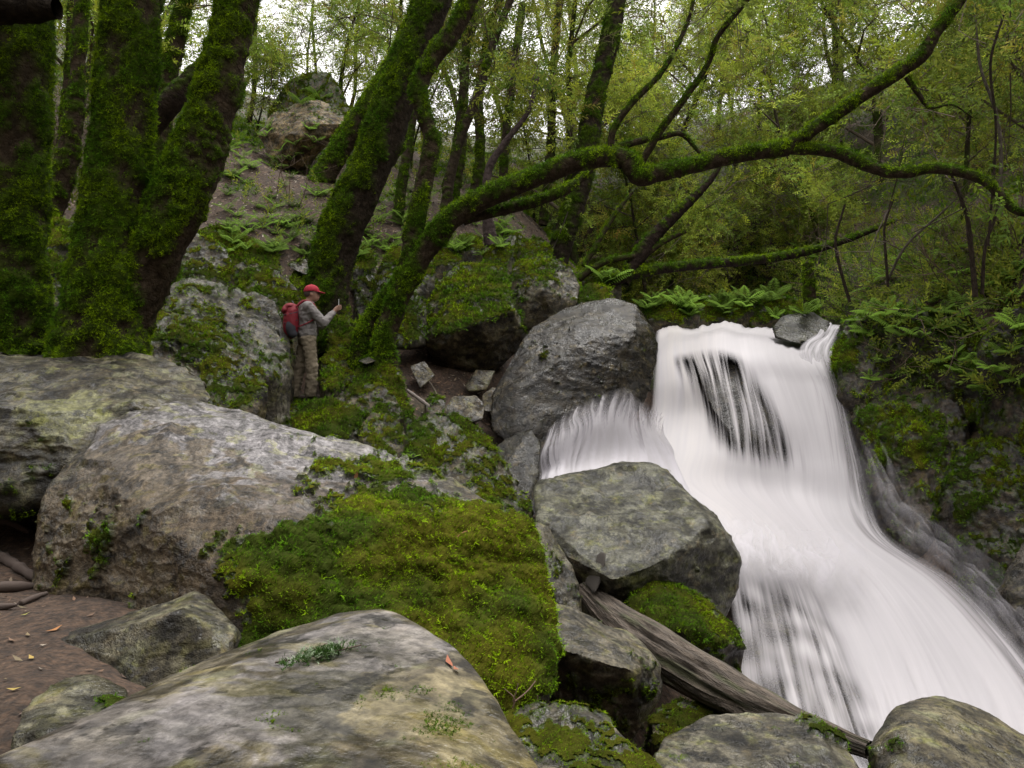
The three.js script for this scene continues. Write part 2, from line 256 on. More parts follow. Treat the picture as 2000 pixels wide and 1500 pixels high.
// o: pts [[px,py,d]], floor, back, sharp, detail, rough, bed [x,y,z] bedding stretch, col, col2, lichen, mat, moss {base, up, zones [[px,py,d,r,w]], k}, tuft size
function rock(name, label, o) {
  const seed = (o.seed ?? 1) * 13.7, pts = o.pts.map((p) => P(...p)), all = pts.slice();
  if (o.floor !== undefined) pts.forEach((p) => all.push(V(p.x, o.floor, p.z)));
  const mid = pts.reduce((s, p) => s.add(p), V(0, 0, 0)).divideScalar(pts.length), eye = V(0, EYE, 0), dm = mid.clone().sub(eye);
  if (o.back) pts.forEach((p) => { const q = p.clone().sub(eye), f = 1 + o.back / q.length(), m = dm.clone().multiplyScalar(f); all.push(eye.clone().add(q.multiplyScalar(f).lerp(m, 0.3))); });
  const [g, size] = hullBody(all, (o.sharp ?? 20) * 3, Math.round((o.detail ?? 40) * (o.fine ?? 0.56)), o.facets ?? 5), pos = g.attributes.position, nor = g.attributes.normal, N = pos.count, w = new Float32Array(N);
  const amp = (o.rough ?? 1) * Math.min(0.09, size * 0.035), bed = o.bed ?? [1, 2.2, 1], fs = 1.3 / Math.max(0.35, Math.min(1.6, size)), p = V(0, 0, 0), n = V(0, 0, 0);
  for (let i = 0; i < N; i++) {
    p.fromBufferAttribute(pos, i); n.fromBufferAttribute(nor, i); const x = p.x * bed[0] + seed, y = p.y * bed[1], z = p.z * bed[2], wob = 0.25 * noise(p.x * 2, p.y * 2, p.z * 2 + seed);
    const F = fs * 1.15; let d = amp * (1.7 * (flakes(x * F + wob * 0.3, y * F, z * F) - 0.36) + 0.9 * (flakes(x * F * 3.1 + wob, y * F * 3.1 + 9, z * F * 3.1) - 0.32) * sstep(-0.35, 0.25, fbm(p.x * 1.7, p.y * 1.7 + seed, p.z * 1.7, 2)) + 0.4 * (flakes(x * F * 8 + wob * 2, y * F * 8, z * F * 8 + 5) - 0.3) * sstep(-0.2, 0.3, fbm(p.x * 2.3 + 7, p.y * 2.3, p.z * 2.3 + seed, 2)) + 0.25 * fbm(p.x * fs * 1.3 + seed, p.y * fs * 1.3, p.z * fs * 1.3, 3) + 0.07 * fbm(x * 8, y * 8, z * 8, 3));
    p.addScaledVector(n, d); pos.setXYZ(i, p.x, p.y, p.z);
  }
  g.computeVertexNormals();
  const paint = (o.paint ?? []).map(([a, b, d, r, c, k]) => [P(a, b, d), r, c, k ?? 0.85]), ms = o.moss, zones = (ms?.zones ?? []).map(([a, b, d, r, q]) => [P(a, b, d), r, q]), colr = new Float32Array(N * 3), A = (o.col ?? [0.2, 0.19, 0.15]).map((q, i) => q * [0.62, 0.585, 0.515][i]), B = (o.col2 ?? [0.11, 0.1, 0.075]).map((q, i) => q * [0.42, 0.38, 0.32][i]), lich = o.lichen ?? 0.5, mk = ms?.k ?? 1;
  for (let i = 0; i < N; i++) {
    p.fromBufferAttribute(pos, i); n.fromBufferAttribute(nor, i);
    const f = fbm(p.x * 2.3 + seed, p.y * 2.3, p.z * 2.3, 5), f2 = fbm(p.x * 6 + seed, p.y * 6, p.z * 6 + 9, 4), t = sstep(-0.45, 0.45, f + 0.5 * f2); let r = lerp(B[0], A[0], t), gg = lerp(B[1], A[1], t), b = lerp(B[2], A[2], t);
    const li = lich * sstep(0.18, 0.42, fbm(p.x * 3.1, p.y * 3.1 + seed, p.z * 3.1 + 20, 4)); r = lerp(r, 0.21, li); gg = lerp(gg, 0.21, li); b = lerp(b, 0.115, li);
    const oc = 0.5 * sstep(0.3, 0.55, fbm(p.x * 4.1 + 40, p.y * 4.1 + seed, p.z * 4.1, 4)); r = lerp(r, 0.19, oc); gg = lerp(gg, 0.15, oc); b = lerp(b, 0.08, oc);
    const st = 0.62 * sstep(0.12, 0.2, fbm(p.x * 2.7 + 80, p.y * 4.2 + seed, p.z * 2.7, 5) + 0.18 * f2); r *= 1 - st; gg *= 1 - st; b *= 1 - st;
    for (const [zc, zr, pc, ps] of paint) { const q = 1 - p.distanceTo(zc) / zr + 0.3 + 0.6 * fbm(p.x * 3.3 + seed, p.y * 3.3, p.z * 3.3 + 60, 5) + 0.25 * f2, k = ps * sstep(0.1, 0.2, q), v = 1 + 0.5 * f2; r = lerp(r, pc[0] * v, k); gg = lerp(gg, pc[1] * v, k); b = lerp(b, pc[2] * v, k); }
    if (ms) {
      let m = ms.base + 0.5 * fbm(p.x * 5 + seed, p.y * 1.1, p.z * 5, 3) + (ms.up ?? 0.5) * n.y + 0.55 * fbm(p.x * 1.9 + seed, p.y * 1.9, p.z * 1.9, 4) + 0.3 * f2 + 0.3 * fbm(p.x * 15, p.y * 9, p.z * 15 + seed, 2);
      for (const [zc, zr, zw] of zones) { const q = 1 - p.distanceTo(zc) / zr; if (q > 0) m += zw * Math.min(1, q * 2.2); }
      m = sstep(-0.08, 0.5, m); w[i] = m; const mm = ms.mat === false ? 0 : sstep(0.05, 0.5, m), v = mk * (0.75 + 0.5 * f2); r = lerp(r, 0.055 * v, mm); gg = lerp(gg, 0.075 * v, mm); b = lerp(b, 0.012 * v, mm);
      if (m > 0 && ms.mat !== false) { const lift = mm * Math.min(0.05, 0.02 + size * 0.01) * (0.75 + 0.9 * fbm(p.x * 4.5, p.y * 4.5, p.z * 4.5, 4)); p.addScaledVector(n, lift); pos.setXYZ(i, p.x, p.y, p.z); }
    }
    colr[i * 3] = r; colr[i * 3 + 1] = gg; colr[i * 3 + 2] = b;
  }
  g.computeVertexNormals(); g.setAttribute('color', new THREE.BufferAttribute(colr, 3));
  const root = top(new THREE.Group(), name, label, o.category ?? 'rock', o.group), off = V(mid.x, all.reduce((s, q) => Math.min(s, q.y), 99), mid.z); root.position.copy(off);
  const fin = boxUV(g, o.uvs ?? 0.8); fin.translate(-off.x, -off.y, -off.z); part(mesh(fin, o.mat ?? M.rock), 'stone', root);
  if (ms) {
    if (ms.mat !== false) mossBed(g, w, off, root, mk);
    const d = mid.length(), s = o.tuft ?? clamp(0.0072 * d, 0.03, 0.1), list = scatter(g, w, (ms.dens ?? 1.1) * 1.5 / (s * s), seen, []), lists = [[], [], []];
    for (const [q, nn, ww] of list) { const up = nn.clone().addScaledVector(YUP, 0.35); if (nn.y < 0.35) up.y -= 0.85; up.normalize(); lists[nn.y < 0.25 ? 2 : rand() > 0.5 ? 1 : 0].push([q.sub(off), up, 1.3 * s * (0.5 + 1.3 * rand() * rand() + 0.3 * rand()) * (0.5 + 0.5 * ww), mossCol(q.clone().add(off), mk), rand() * 6.28]); }
    lists.forEach((l, i) => instances(i < 2 ? TUFT[i] : HANG, M.moss, l, 'moss', root));
  }
  return root;
}

// ---------------------------------------------------------------- trees
function curve(list) { // [[px,py,d,width px]] -> smooth samples {p, r}
  const pts = list.map((q) => P(q[0], q[1], q[2])), rad = list.map((q) => q[3] / FOCAL * q[2] * 0.5), c = new THREE.CatmullRomCurve3(pts, false, 'centripetal'), L = c.getLength(), out = [];
  const n = Math.max(6, Math.ceil(L / Math.max(0.03, rad[0] * 0.16)));
  for (let i = 0; i <= n; i++) { const t = i / n, s = t * (pts.length - 1), k = Math.min(pts.length - 2, Math.floor(s)); out.push({ p: c.getPoint(t), r: lerp(rad[k], rad[k + 1], sstep(0, 1, s - k)) }); }
  return out;
}
function stem(samples, sides, o) { // mossy or barky limb; returns geometry and moss weight per vertex
  const n = samples.length, pos = [], idx = [], uv = [], col = [], w = []; let up = V(0.13, 0.2, 1).normalize(), len = 0;
  for (let i = 0; i < n; i++) {
    const c = samples[i].p, r = samples[i].r, t = samples[Math.min(n - 1, i + 1)].p.clone().sub(samples[Math.max(0, i - 1)].p).normalize(), s = V(0, 0, 0).crossVectors(t, up).normalize(), b = V(0, 0, 0).crossVectors(s, t).normalize(); up = b; if (i) len += c.distanceTo(samples[i - 1].p);
    for (let k = 0; k <= sides; k++) {
      const a = k / sides * 6.28319, d = s.clone().multiplyScalar(Math.cos(a)).addScaledVector(b, Math.sin(a)), q = c.clone().addScaledVector(d, r);
      const lump = fbm(q.x * 2.2 / Math.sqrt(r * 4 + .2), q.y * 1.3 / Math.sqrt(r * 4 + .2), q.z * 2.2 / Math.sqrt(r * 4 + .2), 3), fine = fbm(q.x * 9, q.y * 6, q.z * 9, 3);
      let m = (o.moss ?? 0.4) + 0.75 * d.y + 0.95 * lump + 0.35 * fine + (o.side ? o.side * d.x : 0); m = sstep(-0.1, 0.45, m);
      q.addScaledVector(d, r * (0.12 * lump + 0.06 * fine - 0.1) + m * Math.min(0.04, r * 0.1) * (0.8 + fine)); pos.push(q.x, q.y, q.z); uv.push(k / sides * Math.max(1, Math.round(r * 6.28 * 1.4)), len * 1.4); w.push(m);
      const v = 0.8 + 0.4 * fine, B = o.bark ?? [0.085, 0.062, 0.04]; col.push(lerp(B[0], 0.06, m) * v, lerp(B[1], 0.1, m) * v, lerp(B[2], 0.008, m) * v);
    }
  }
  for (let i = 0; i < n - 1; i++) for (let k = 0; k < sides; k++) { const a = i * (sides + 1) + k; idx.push(a, a + sides + 1, a + 1, a + 1, a + sides + 1, a + sides + 2); }
  const g = new THREE.BufferGeometry(); g.setAttribute('position', new THREE.Float32BufferAttribute(pos, 3)); g.setAttribute('uv', new THREE.Float32BufferAttribute(uv, 2)); g.setAttribute('color', new THREE.Float32BufferAttribute(col, 3)); g.setIndex(idx); g.computeVertexNormals();
  { const nn = g.attributes.normal; for (let i = 0; i < n; i++) { const a = i * (sides + 1), b = a + sides; const v = V(nn.getX(a) + nn.getX(b), nn.getY(a) + nn.getY(b), nn.getZ(a) + nn.getZ(b)).normalize(); nn.setXYZ(a, v.x, v.y, v.z); nn.setXYZ(b, v.x, v.y, v.z); } }
  return [g, Float32Array.from(w)];
}
// stems: [{name, path [[px,py,d,w]], moss, side, bark}], o: tuft, dens, sprays [[px,py,d,radius m,count]], leafK
function tree(name, label, stems, o = {}) {
  const root = top(new THREE.Group(), name, label, o.category ?? 'tree', o.group), b0 = P(...stems[0].path[0]), off = V(b0.x, b0.y, b0.z); root.position.copy(off); const tufts = [];
  for (const s of stems) {
    const sm = curve(s.path), d = s.path[0][2], sides = clamp(Math.round(s.path[0][3] * 0.35), 7, 40), [g, w] = stem(sm, sides, { ...o, ...s });
    const ts = s.tuft ?? o.tuft ?? clamp(0.0062 * d, 0.045, 0.1);
    if ((s.dens ?? o.dens ?? 1) > 0) for (const [q, n, ww] of scatter(g, w, 1.5 * (s.dens ?? o.dens ?? 1) / (ts * ts), seen, [])) { const dn = n.clone(); dn.y -= n.y > 0.2 ? -0.2 : 0.95; dn.normalize(); tufts.push([q.clone().sub(off), dn, 1.25 * ts * (0.55 + 0.9 * rand()) * (0.5 + 0.5 * ww), mossCol(q, 1.35 * (s.k ?? o.k ?? 0.9)), rand() * 6.28]); }
    g.translate(-off.x, -off.y, -off.z); part(mesh(g, M.bark), s.name ?? 'trunk', root);
  }
  instances(HANG, M.moss, tufts, 'moss', root);
  if (o.sprays) leaves(root, off, o.sprays, o.leafK ?? 1, o.twigs ?? 0.25);
  return root;
}
function leafCol(k) { const a = rand(), v = k * (0.7 + 0.6 * rand()); return a < 0.06 ? [0.22 * v, 0.21 * v, 0.04 * v] : [lerp(0.085, 0.185, a) * v, lerp(0.142, 0.21, a) * v, 0.027 * v]; }
function leaves(root, off, groups, k, twigShare, name = 'crown') { // groups of [px,py,d,r,count] or {p, r, count}; count in leafy twigs
  const lists = CLUMP.map(() => []), tw = [[], []];
  for (const q of groups) {
    const c = Array.isArray(q) ? P(q[0], q[1], q[2]) : q.p, r = Array.isArray(q) ? q[3] : q.r, n = Math.max(1, Math.round((Array.isArray(q) ? q[4] : q.count) / 12 + rand() - 0.5));
    for (let i = 0; i < n; i++) {
      const d = V(rand() - .5, rand() - .5, rand() - .5).normalize(), rr = r * Math.cbrt(rand()) * 0.85, p = c.clone().add(V(d.x * rr, d.y * rr * 0.7, d.z * rr)).sub(off), dir = V(rand() - .5, (rand() - .5) * .5, rand() - .5).normalize();
      lists[(rand() * 4) | 0].push([p, dir, 0.7 + 0.5 * rand(), leafCol(k)]);
      for (let t = 0; t < 2; t++) if (rand() < twigShare) { const v = 0.6 + 1.2 * rand(); tw[(rand() * 2) | 0].push([p, V(rand() - .5, rand() - .6, rand() - .5).normalize(), 0.7 + 1.0 * rand(), [v, v, v]]); }
    }
  }
  lists.forEach((l, i) => aimed(CLUMP[i], M.leafv, l, name, root)); tw.forEach((l, i) => aimed(TWIG[i], M.twig, l, 'twigs', root));
}
// ---------------------------------------------------------------- course of the water
const cr = (a, b, c, d, t) => 0.5 * (2 * b + (c - a) * t + (2 * a - 5 * b + 4 * c - d) * t * t + (3 * b - a - 3 * c + d) * t * t * t);
function gridPoint(rows, u, v) { // smooth surface through a net of points
  const R = rows.length, C = rows[0].length, y = clamp(v) * (R - 1), x = clamp(u) * (C - 1), j = Math.min(R - 2, Math.floor(y)), i = Math.min(C - 2, Math.floor(x)), ty = y - j, tx = x - i, at = (a) => rows[clamp(a, 0, R - 1)], o = V(0, 0, 0);
  for (const k of ['x', 'y', 'z']) { const line = (r) => cr(r[Math.max(0, i - 1)][k], r[i][k], r[i + 1][k], r[Math.min(C - 1, i + 2)][k], tx); o[k] = cr(line(at(j - 1)), line(at(j)), line(at(j + 1)), line(at(j + 2)), ty); }
  return o;
}
const MAIN = [
  [[1282, 640, 20], [1340, 634, 20], [1420, 630, 20.5], [1500, 634, 20.5], [1560, 645, 20], [1640, 640, 20]],
  [[1279, 650, 17.2], [1338, 646, 17.3], [1410, 640, 17.5], [1480, 646, 17.5], [1570, 665, 17.2], [1632, 655, 17.2]],
  [[1277, 690, 15.9], [1338, 685, 15.6], [1405, 676, 15.3], [1480, 680, 15.3], [1570, 700, 15.4], [1632, 700, 15.5]],
  [[1272, 740, 15.0], [1350, 740, 14.5], [1420, 740, 14.35], [1500, 740, 14.5], [1588, 752, 14.7], [1645, 752, 14.8]],
  [[1266, 810, 14.2], [1360, 815, 13.9], [1440, 815, 13.75], [1520, 820, 13.8], [1605, 825, 13.9], [1665, 825, 14]],
  [[1255, 870, 13.2], [1360, 880, 13.2], [1450, 890, 13.25], [1530, 905, 13.35], [1620, 910, 13.2], [1690, 905, 13.2]],
  [[1215, 925, 12.2], [1350, 940, 12.4], [1450, 955, 12.7], [1540, 975, 12.8], [1630, 985, 12.6], [1712, 985, 12.4]],
  [[1300, 985, 11.4], [1420, 1005, 11.4], [1510, 1025, 11.5], [1590, 1045, 11.6], [1670, 1050, 11.5], [1745, 1050, 11.4]],
  [[1390, 1080, 10.3], [1490, 1100, 10.3], [1580, 1120, 10.3], [1680, 1135, 10.2], [1770, 1135, 10.1], [1880, 1140, 10]],
  [[1425, 1190, 9.1], [1530, 1215, 9.1], [1640, 1232, 9.0], [1750, 1240, 8.9], [1860, 1240, 8.8], [1985, 1240, 8.7]],
  [[1435, 1310, 7.9], [1560, 1335, 7.9], [1680, 1350, 7.8], [1800, 1350, 7.7], [1930, 1350, 7.6], [2080, 1350, 7.6]],
  [[1440, 1440, 6.8], [1600, 1460, 6.8], [1720, 1475, 6.7], [1850, 1480, 6.6], [1980, 1490, 6.6], [2190, 1490, 6.6]],
  [[1500, 1590, 5.8], [1650, 1620, 5.8], [1800, 1640, 5.8], [1950, 1650, 5.8], [2120, 1660, 5.8], [2350, 1660, 5.8]]];
// ---------------------------------------------------------------- ground: one sheet through known points (thin-plate spline)
const GP = [
  [30, 1400, 3.3], [30, 1200, 4.6], [30, 1050, 6.5], [-300, 1150, 5.5], [-600, 900, 7], [0, 900, 7.4], [1000, 3050, 0.7], [300, 2300, 1.2],
  [100, 720, 8.8], [250, 745, 8.6], [-300, 640, 9], [400, 830, 9.6], [300, 690, 11], [600, 830, 11.6], [500, 650, 12.6], [640, 690, 13.2], [740, 745, 11.8], [540, 570, 14],
  [480, 380, 17.5], [560, 480, 15], [640, 350, 19.5], [600, 350, 22], [560, 350, 21.4], [430, 280, 20], [680, 320, 24], [300, 420, 16], [150, 440, 13], [60, 470, 12],
  [950, 490, 17], [880, 425, 18], [800, 500, 16], [1100, 515, 17.5], [780, 330, 24], [950, 380, 23],
  [880, 830, 11.8], [1000, 870, 11.2], [700, 920, 8.5], [850, 1020, 8], [1050, 1100, 7.6],
  [1300, 660, 15.6], [1450, 660, 16.5], [1450, 632, 19], [1600, 615, 18.5], [1620, 668, 16.4], [1300, 600, 18.5], [1400, 540, 20.5], [1250, 560, 18], [1400, 480, 26], [1550, 580, 20.5], [1600, 500, 24],
  [1400, 930, 13.4], [1550, 990, 12.4], [1560, 1150, 10.2], [1740, 1340, 8.3], [1880, 1520, 6.8], [1640, 1560, 5.9], [1450, 1500, 6], [1300, 1440, 5.3], [1100, 1440, 4.6], [1200, 1750, 3], [1700, 1800, 3.6], [2200, 1600, 6.5],
  [1700, 540, 16], [1760, 600, 14.2], [1850, 560, 13], [1900, 690, 12.4], [1950, 700, 11.6], [2000, 620, 11], [2000, 460, 12.5], [1800, 480, 16], [2200, 500, 10], [2300, 900, 8.5], [2250, 1200, 8],
  [1780, 700, 14.4], [1880, 800, 13.2], [2050, 880, 11.6], [2150, 1050, 10],
].map((q) => P(...q)).concat([[0, 0.1, 1], [-4, 0.5, 2], [4, -1.2, 1], [-9, 3, -4], [0, 2.5, 5], [0, 9, 11], [-8, 6, 5], [-20, 10, -5], [-25, 14, -20], [-14, 11.5, -26], [-30, 22, -40], [-8, 13, -36], [0, 11, -32], [6, 10, -34], [14, 12, -32], [22, 12, -22], [16, 8, -14], [12, 5, -8], [10, 2, -2], [24, 10, -4], [8, 16, -46], [0, 20, -60], [-30, 30, -70], [30, 24, -50], [-12, 12, 10], [12, 10, 10], [-25, 20, 12], [25, 12, 12]].map((q) => V(...q)));
const tps = (() => {
  const n = GP.length, N = n + 3, A = [], U = (r2) => r2 < 1e-9 ? 0 : r2 * Math.log(r2);
  for (let i = 0; i < N; i++) { A.push(new Float64Array(N + 1)); }
  for (let i = 0; i < n; i++) { for (let j = 0; j < n; j++) A[i][j] = U((GP[i].x - GP[j].x) ** 2 + (GP[i].z - GP[j].z) ** 2) + (i === j ? 1.2 : 0); A[i][n] = A[n][i] = 1; A[i][n + 1] = A[n + 1][i] = GP[i].x; A[i][n + 2] = A[n + 2][i] = GP[i].z; A[i][N] = GP[i].y; }
  for (let c = 0; c < N; c++) { let m = c; for (let r = c + 1; r < N; r++) if (Math.abs(A[r][c]) > Math.abs(A[m][c])) m = r; [A[c], A[m]] = [A[m], A[c]]; for (let r = 0; r < N; r++) if (r !== c) { const f = A[r][c] / A[c][c]; if (f) for (let k = c; k <= N; k++) A[r][k] -= f * A[c][k]; } }
  const w = A.map((r, i) => r[N] / r[i]);
  return (x, z) => { let s = w[n] + w[n + 1] * x + w[n + 2] * z; for (let i = 0; i < n; i++) s += w[i] * U((GP[i].x - x) ** 2 + (GP[i].z - z) ** 2); return s; };
})();
const BED = []; { const rows = MAIN.map((r) => r.map((q) => P(...q))); for (let j = 0; j <= 40; j++) for (let i = 0; i <= 12; i++) BED.push(gridPoint(rows, i / 12, j / 40)); for (let a = 0; a < 14; a++) BED.push(P(1080 + a * 16, 930 - a * 6, 10.8 + a * 0.12), P(1060 + a * 16, 980 - a * 4, 10.2 + a * 0.1)); for (let a = 0; a < 8; a++) for (let b = 0; b < 4; b++) BED.push(P(1285 + a * 45, 630 - b * 3, 21 + b * 1.6)); }
const ground = (x, z) => { let y = tps(x, z) + 0.13 * fbm(x * 0.8, 3, z * 0.8, 4); if (x > -0.5 && x < 9 && z < -4 && z > -28) for (const b of BED) { const d = Math.hypot(b.x - x, b.z - z), l = b.y - 0.55 + Math.max(0, d - 0.5) * (x > b.x ? 1.5 : 1.1); if (l < y) y = l; } return y; };
const onGround = (x, z) => V(x, ground(x, z), z);
const wooded = (x, z) => fbm(x * 0.45 + 5, 2, z * 0.45, 4); // patches of moss and plants between leaf litter
{
  const nx = 330, nz = 330, pos = [], col = [], uv = [], idx = [], w = [];
  for (let j = 0; j <= nz; j++) for (let i = 0; i <= nx; i++) {
    const a = i / nx * 2 - 1, x = -1 + 46 * Math.sign(a) * Math.pow(Math.abs(a), 1.7), t = j / nz, z = 12 - 90 * (t < 0.12 ? t : 0.12 + 0.88 * Math.pow((t - 0.12) / 0.88, 1.45));
    const y = ground(x, z), f = fbm(x * 1.7, 9, z * 1.7, 5), g = sstep(0.0, 0.35, wooded(x, z) + 0.25 * f + (x > 1 && z < -16 ? 0.35 : z < -24 ? 0.4 : -0.3) - (x < 0 && z > -8 ? 0.5 : 0)), v = 0.8 + 0.45 * f;
    pos.push(x, y, z); uv.push(x * 0.5, z * 0.5); w.push(g); col.push(lerp(0.12, 0.065, g) * v, lerp(0.076, 0.088, g) * v, lerp(0.05, 0.014, g) * v);
  }
  for (let j = 0; j < nz; j++) for (let i = 0; i < nx; i++) { const a = j * (nx + 1) + i; idx.push(a, a + 1, a + nx + 1, a + 1, a + nx + 2, a + nx + 1); }
  const g = new THREE.BufferGeometry(); g.setAttribute('position', new THREE.Float32BufferAttribute(pos, 3)); g.setAttribute('uv', new THREE.Float32BufferAttribute(uv, 2)); g.setAttribute('color', new THREE.Float32BufferAttribute(col, 3)); g.setIndex(idx); g.computeVertexNormals();
  const t = top(mesh(g, M.dirt), 'terrain', 'brown leaf-littered ravine slopes with mossy green patches', 'terrain', null, 'structure');
  const wet = (p) => { const d = -p.z; return p.x > 1.2 && p.x < 7 && d > 5 && d < 20 && p.y < 3.6; };
  const tufts = scatter(g, Float32Array.from(w), 34, (p, n) => p.z < -9 && p.z > -34 && Math.abs(p.x) < 18 && !wet(p) && !(p.x < 0.8 && p.z > -15.5), []);
  const mossOn = top(new THREE.Group(), 'ground_moss', 'yellow green moss cushions covering the forest floor', 'moss', null, 'stuff');
  instances(TUFT[0], M.moss, tufts.map(([p, n]) => [p, n, 0.16 + 0.12 * rand(), mossCol(p, 1), rand() * 6]), 'moss_cushion', mossOn);
  // fallen leaves and twigs
  const L = [], leafPos = [], li = []; blade(leafPos, li, V(-0.5, 0.02, 0), V(1, 0, 0), V(0, 0, 1), 1, 0.34, -0.06); const leafG = triGeo(leafPos, li);
  const litter = scatter(g, new Float32Array(w.length).fill(1), 60, (p) => p.z < -2.5 && p.z > -26 && Math.abs(p.x) < 13 && !wet(p) && rand() < (p.z > -9 ? 0.3 : 0.75), []);
  const cl = [[0.16, 0.09, 0.05], [0.2, 0.15, 0.1], [0.11, 0.07, 0.05], [0.26, 0.22, 0.17], [0.15, 0.09, 0.055], [0.16, 0.12, 0.06]];
  for (const [p, n] of litter) { const c = cl[(rand() * 6) | 0], v = 0.6 + 0.7 * rand(); L.push([p.add(V(0, 0.012, 0)), n.clone().add(V((rand() - .5) * .8, 0, (rand() - .5) * .8)).normalize(), p.z > -8 ? 0.035 + 0.04 * rand() : 0.06 + 0.06 * rand(), c.map((q) => q * v * 0.85), rand() * 6.28]); }
  const lit = top(new THREE.Group(), 'leaf_litter', 'dry brown fallen leaves strewn over the forest floor', 'leaf litter', null, 'stuff'); instances(leafG, M.litter, L, 'fallen_leaves', lit);
}
// ---------------------------------------------------------------- boulders
const GREY = [0.21, 0.205, 0.165], GREYD = [0.12, 0.115, 0.085], DARK = [0.07, 0.064, 0.046], DARKD = [0.03, 0.027, 0.02], TAN = [0.26, 0.22, 0.15], TAND = [0.13, 0.105, 0.07];
const full = (k = 1) => ({ base: -0.3, up: 1.25, k });
// foreground
rock('boulder', 'tan and grey flat-topped slab with thin moss seams and a sprig lying on it', { seed: 1, paint: [[700, 1260, 3.2, 0.35, [0.27, 0.25, 0.245], 0.6], [500, 1450, 2.5, 0.3, [0.26, 0.24, 0.24], 0.6], [640, 1420, 2.6, 0.28, [0.08, 0.075, 0.05], 0.7], [300, 1480, 2.4, 0.3, [0.26, 0.24, 0.235], 0.5], [900, 1400, 2.6, 0.3, [0.28, 0.235, 0.13], 0.6]], detail: 105, fine: 0.85, mat: M.slab, uvs: 0.5, bed: [1, 2.6, 0.55], col: [0.3, 0.275, 0.205], col2: [0.17, 0.155, 0.12], lichen: 0.55, floor: -0.35, sharp: 16, rough: 0.62,
  pts: [[240, 1372, 3.3], [500, 1240, 3.7], [690, 1196, 3.8], [770, 1192, 3.7], [850, 1238, 3.4], [930, 1322, 2.95], [1010, 1422, 2.55], [1075, 1530, 2.25], [950, 1700, 1.7], [500, 1800, 1.5], [0, 1700, 1.7], [-150, 1560, 2.0], [10, 1492, 2.5], [720, 1330, 2.85]],
  tuft: 0.018, moss: { mat: false, dens: 1.2, base: -0.56, up: 0.1, zones: [[820, 1420, 2.6, 0.3, 0.5], [870, 1500, 2.3, 0.25, 0.5], [640, 1400, 2.7, 0.2, 0.45], [560, 1470, 2.4, 0.16, 0.45]], k: 0.8 } });
rock('boulder', 'small pale lichen-covered stone beside the muddy path', { seed: 2, detail: 40, col: [0.3, 0.3, 0.22], col2: [0.18, 0.18, 0.13], lichen: 0.8, floor: -0.1, pts: [[62, 1368, 3.1], [120, 1326, 3.25], [170, 1316, 3.3], [246, 1348, 3.25], [240, 1410, 2.9], [100, 1440, 2.7], [20, 1455, 2.7]], moss: { base: -0.55, up: 0.1, zones: [[225, 1390, 3, 0.14, 0.7]] } });
rock('boulder', 'wedge-shaped grey stone with a pale top edge at the foot of the big mossy boulder', { seed: 3, detail: 60, lichen: 0.5, col: [0.24, 0.23, 0.165], col2: [0.1, 0.09, 0.065], sharp: 24, back: 0.5,
  pts: [[112, 1240, 4.35], [250, 1196, 4.5], [370, 1156, 4.6], [430, 1176, 4.5], [482, 1218, 4.25], [470, 1262, 4.05], [385, 1206, 4.05], [215, 1226, 4.1], [112, 1256, 4.15], [150, 1335, 3.95], [260, 1345, 3.85], [440, 1310, 3.9]], moss: { base: -0.42, up: -0.55, k: 0.8, zones: [[300, 1260, 4, 0.5, 0.3]] } });
rock('boulder', 'huge boulder with glistening bare top and thick moss over its sloping side', { seed: 4, paint: [[560, 900, 5.9, 1.0, [0.3, 0.28, 0.285], 0.75], [400, 870, 6.2, 0.8, [0.28, 0.265, 0.27], 0.7], [210, 1000, 5.4, 0.75, [0.135, 0.105, 0.066], 0.85], [330, 1120, 4.9, 0.6, [0.135, 0.105, 0.066], 0.85], [120, 1100, 5.3, 0.5, [0.135, 0.105, 0.066], 0.85], [700, 1100, 4.8, 1.0, [0.09, 0.065, 0.04], 0.8]], detail: 150, fine: 0.82, bed: [1, 1.8, 1], col: [0.25, 0.24, 0.2], col2: [0.12, 0.11, 0.085], lichen: 0.4, mat: M.wet, sharp: 22, rough: 0.9, floor: -0.35,  // pale zones paint wet sheen into the top; brown zones darken the left face
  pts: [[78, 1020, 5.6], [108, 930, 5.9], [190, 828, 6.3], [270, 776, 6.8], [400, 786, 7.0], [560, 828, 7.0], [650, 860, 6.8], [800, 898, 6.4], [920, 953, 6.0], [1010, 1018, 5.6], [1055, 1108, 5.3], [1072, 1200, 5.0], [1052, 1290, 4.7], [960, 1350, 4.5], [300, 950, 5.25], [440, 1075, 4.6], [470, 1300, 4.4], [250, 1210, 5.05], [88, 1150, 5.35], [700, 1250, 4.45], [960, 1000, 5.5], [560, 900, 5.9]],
  moss: { base: -0.56, up: -0.12, zones: [[1040, 1150, 5.1, 0.5, 0.65], [1000, 1260, 4.75, 0.5, 0.7], [985, 1060, 5.4, 0.5, 0.6], [790, 920, 6.2, 0.5, 0.5], [500, 1080, 4.9, 0.35, 0.4], [170, 1080, 5.3, 0.5, 0.22], [280, 1080, 5.1, 0.45, 0.22], [700, 960, 5.7, 0.75, 0.70], [860, 1060, 5.2, 0.8, 0.81], [700, 1130, 4.8, 0.75, 0.85], [950, 1160, 5, 0.7, 0.74], [560, 1200, 4.6, 0.6, 0.81], [900, 1280, 4.6, 0.6, 0.67], [110, 1020, 5.6, 0.35, 0.44], [400, 1100, 5, 0.4, 0.26], [240, 1000, 5.4, 0.45, 0.22], [330, 1180, 4.9, 0.4, 0.22], [640, 880, 6.5, 0.4, 0.37]], k: 1.3, dens: 1.35 } });
